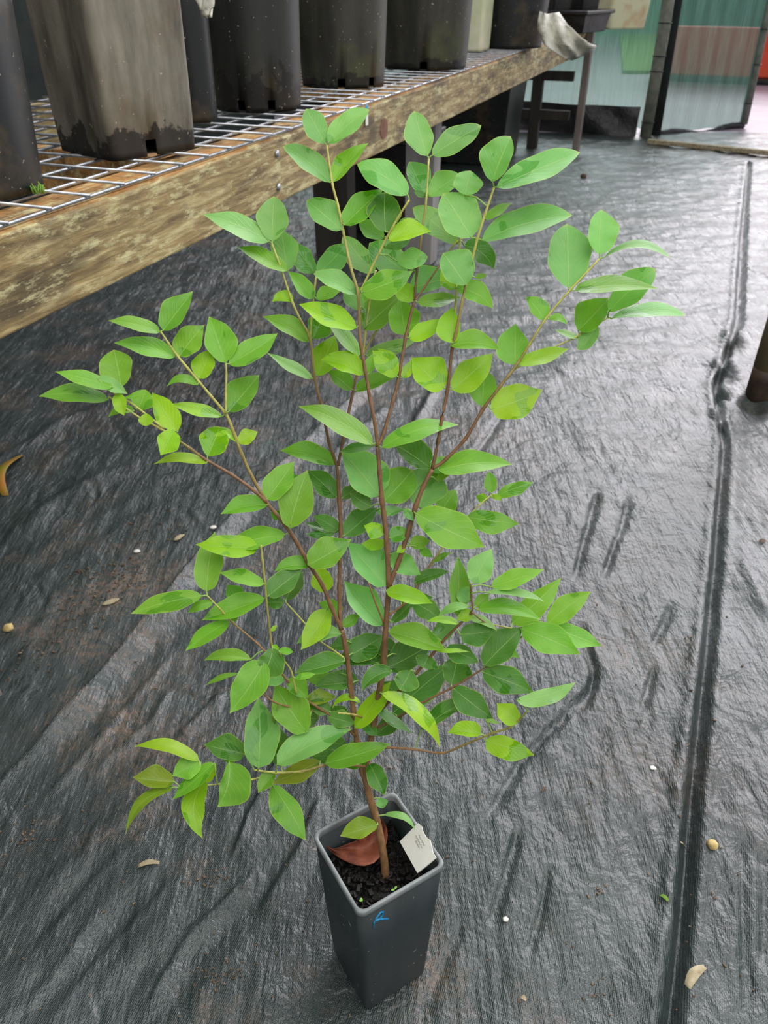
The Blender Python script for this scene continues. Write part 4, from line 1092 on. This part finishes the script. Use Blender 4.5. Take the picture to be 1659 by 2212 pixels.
sheet([(704, 1827, 1), (722, 1838, 6), (750, 1842, 20), (790, 1838, 32), (812, 1800, 26), (806, 1765, 14), (800, 1752, 3)], onsoil(.009), 'dead_leaf', M['dead'], 'curled reddish brown dead leaf lying on the soil in the square pot', 'dead leaf')
# seedlings in the pot
def seedling(px, py, k, label, grp):
    p = on_z(px, py, SZ+.008); t = empty('seedling', (p[0], p[1], SZ), label, 'seedling', grp); mb = MB(); mb.tube([(p[0], p[1], SZ-.004), p], .0004, 5); mb.build('stem', M['seedling'], t)
    for s_ in (-1, 1):
        a = rl.uniform(0, 3.1); A = np.array([math.cos(a)*s_, math.sin(a)*s_, .2]); B_ = np.cross(A, [0, 0, 1]); mb = MB(); ring = [p+A*.0028*k*(1+math.cos(q))+B_*.0018*k*math.sin(q) for q in np.linspace(0, 2*math.pi, 11)[:-1]]; mb.add(ring+[r+np.array([0, 0, .0004]) for r in ring], [tuple(range(10)), tuple(range(19, 9, -1))]+[(i, (i+1) % 10, 10+(i+1) % 10, 10+i) for i in range(10)]); mb.build('seed_leaf', M['seedling'], t)
for px, py, k, l in ((744, 1843, 1, 'left one by the dead leaf'), (763, 1855, .9, 'middle one by the dead leaf'), (785, 1858, 1, 'right one by the dead leaf'), (783, 1946, .6, 'alone near the front corner of the pot'), (852, 1921, .7, 'alone by the front right side of the pot')):
    seedling(px, py, k, 'tiny green seedling in the pot soil, '+l, 'seedlings in the pot')

# ------------------------------------------------------------------ litter on the mat
def gz(px, py):
    p = on_z(px, py, 0)
    for _ in range(2): p = on_z(px, py, fh(p[0], p[1]))
    return p
def stone(px, py, r, name, mat, label, cat, sx=1, ang=0, flat=.6, n=14, grp=None, rough=.18):
    p = gz(px, py); mb = MB(); V = []; k = r*np.linalg.norm(p-CP)/FPX; rr_ = random.Random(int(px*7+py))
    for i in range(n//2+1):
        th_ = math.pi*i/(n//2)
        for j in range(n):
            f_ = 2*math.pi*j/n; g_ = 1+rr_.uniform(-rough, rough)*math.sin(th_)
            x = math.sin(th_)*math.cos(f_)*k*sx*g_; y = math.sin(th_)*math.sin(f_)*k*g_; V.append((p[0]+x*math.cos(ang)-y*math.sin(ang), p[1]+x*math.sin(ang)+y*math.cos(ang), p[2]+k*flat*.75+math.cos(th_)*k*flat))
    mb.add(V, [(i*n+j, i*n+(j+1) % n, (i+1)*n+(j+1) % n, (i+1)*n+j) for i in range(n//2) for j in range(n)])
    o = mb.build(name, mat, smooth=True); return tag(o, label, cat, grp)
stone(1537, 1828, 10, 'pebble', M['stone'], 'yellowish pebble on the mat, right of the long dark seam', 'pebble', flat=.8)
stone(20, 1360, 10, 'pebble', M['stone'], 'mossy pebble near the left edge, below the yellow dead leaf', 'pebble', flat=.7)
stone(239, 1302, 7, 'seed_husk', M['straw'], 'pale oblong seed husk on the dark dirty mat at the left', 'seed husk', 2.6, .55, .5, rough=.05)
stone(387, 1163, 6, 'seed_husk', M['straw'], 'pale broken husk on the brown dirt just above the light grey crease', 'seed husk', 2.2, .9, .6)
stone(461, 1141, 6, 'pebble', M['white'], 'small white pebble beside the light grey crease', 'pebble', 1.2, 0, .5)
stone(296, 1192, 5, 'pebble', M['white'], 'tiny white pebble left of the broken husk', 'pebble', 1.5, 0, .5)
stone(1410, 1660, 5, 'pebble', M['white'], 'tiny white pebble between the sapling and the long seam', 'pebble', 1.3, -.3, .5)
stone(1092, 1987, 5, 'pebble', M['white'], 'tiny white pebble on the mat right of the square pot', 'pebble', 1.1, 0, .6)
stone(1260, 385, 6, 'pebble', M['brownbit'], 'small dark lump on the grey mat below the end leg of the bench', 'pebble', 1, 0, .8)
def strip(px0, py0, px1, py1, w, name, mat, label, cat, bend=.3):
    a = gz(px0, py0); b_ = gz(px1, py1); D = b_-a; L = np.linalg.norm(D); D /= L; Nn = np.cross(UZ, D); k = w*np.linalg.norm(a-CP)/FPX; mb = MB(); V = []
    for i in range(9):
        u = i/8; c = a*(1-u)+b_*u+Nn*L*bend*.3*math.sin(math.pi*u)+UZ*(.0015+.25*L*.3*math.sin(math.pi*u)); ww = k*(.35+.65*math.sin(math.pi*min(1, u*.8+.15)))
        for j in (-1, 0, 1): V.append(c+Nn*ww*j+UZ*(.0015*abs(j)))
    mb.add(V, [(i*3+j, i*3+j+1, (i+1)*3+j+1, (i+1)*3+j) for i in range(8) for j in range(2)]); return tag(mb.build(name, mat, smooth=True, solid=.0005), label, cat)
strip(1484, 2134, 1522, 2090, 9, 'bark_scrap', M['straw'], 'pale papery bark scrap lying right of the seam near the bottom', 'bark scrap')
strip(12, 1072, 48, 985, 10, 'dead_leaf', M['deady'], 'yellow and brown dead leaf on the mat at the left edge', 'dead leaf', .5)
strip(298, 1874, 345, 1866, 5, 'straw_piece', M['straw'], 'pale forked straw piece on the mat below the lowest left branch', 'straw')
strip(1170, 1712, 1180, 1702, 2, 'straw_piece', M['brownbit'], 'short brown straw bit on the mat between the lowest right twig and the seam', 'straw')
strip(1470, 1822, 1481, 1834, 4, 'straw_piece', M['straw'], 'short pale straw lying on the long dark seam', 'straw')
strip(1125, 2154, 1136, 2164, 4, 'straw_piece', M['straw'], 'short pale straw near the bottom edge right of the pot', 'straw')
strip(1425, 1935, 1442, 1948, 4, 'moss_scrap', M['yellowgreen'], 'tiny green moss scrap on the mat left of the seam', 'moss')
strip(1652, 1167, 1640, 1172, 5, 'straw_piece', M['brownbit'], 'small dark chip at the right edge beyond the seam', 'straw')
# fine grit, nobody could count it
mb = MB(); r2 = random.Random(3)
def grit(px, py, s):
    p = gz(px, py); k = s*np.linalg.norm(p-CP)/FPX; A = np.array([r2.gauss(0, 1), r2.gauss(0, 1), r2.gauss(0, .3)]); A /= np.linalg.norm(A); B_ = np.cross(A, UZ); B_ /= np.linalg.norm(B_)+1e-9
    mb.box(p+UZ*k*.4, (k*r2.uniform(1, 2.6), k*r2.uniform(.7, 1.3), k*.8), (A, B_, np.cross(A, B_)))
for _ in range(170): grit(r2.uniform(0, 1659), r2.uniform(1250, 2200), r2.uniform(1.2, 3))
for cx_, cy_, sx_, sy_, k_ in ((230, 1240, 90, 40, 90), (190, 1310, 80, 60, 60), (90, 1420, 60, 60, 30), (440, 1900, 60, 30, 30), (60, 1810, 50, 30, 25), (480, 2100, 80, 40, 40), (1290, 2140, 40, 25, 14), (1290, 1920, 30, 15, 8), (330, 1150, 80, 50, 30)):
    for _ in range(k_): grit(r2.gauss(cx_, sx_*.5), r2.gauss(cy_, sy_*.5), r2.uniform(1.3, 3.2))
tag(mb.build('grit', M['brownbit']), 'scattered brown grit and chaff over the mat', 'grit', kind='stuff')
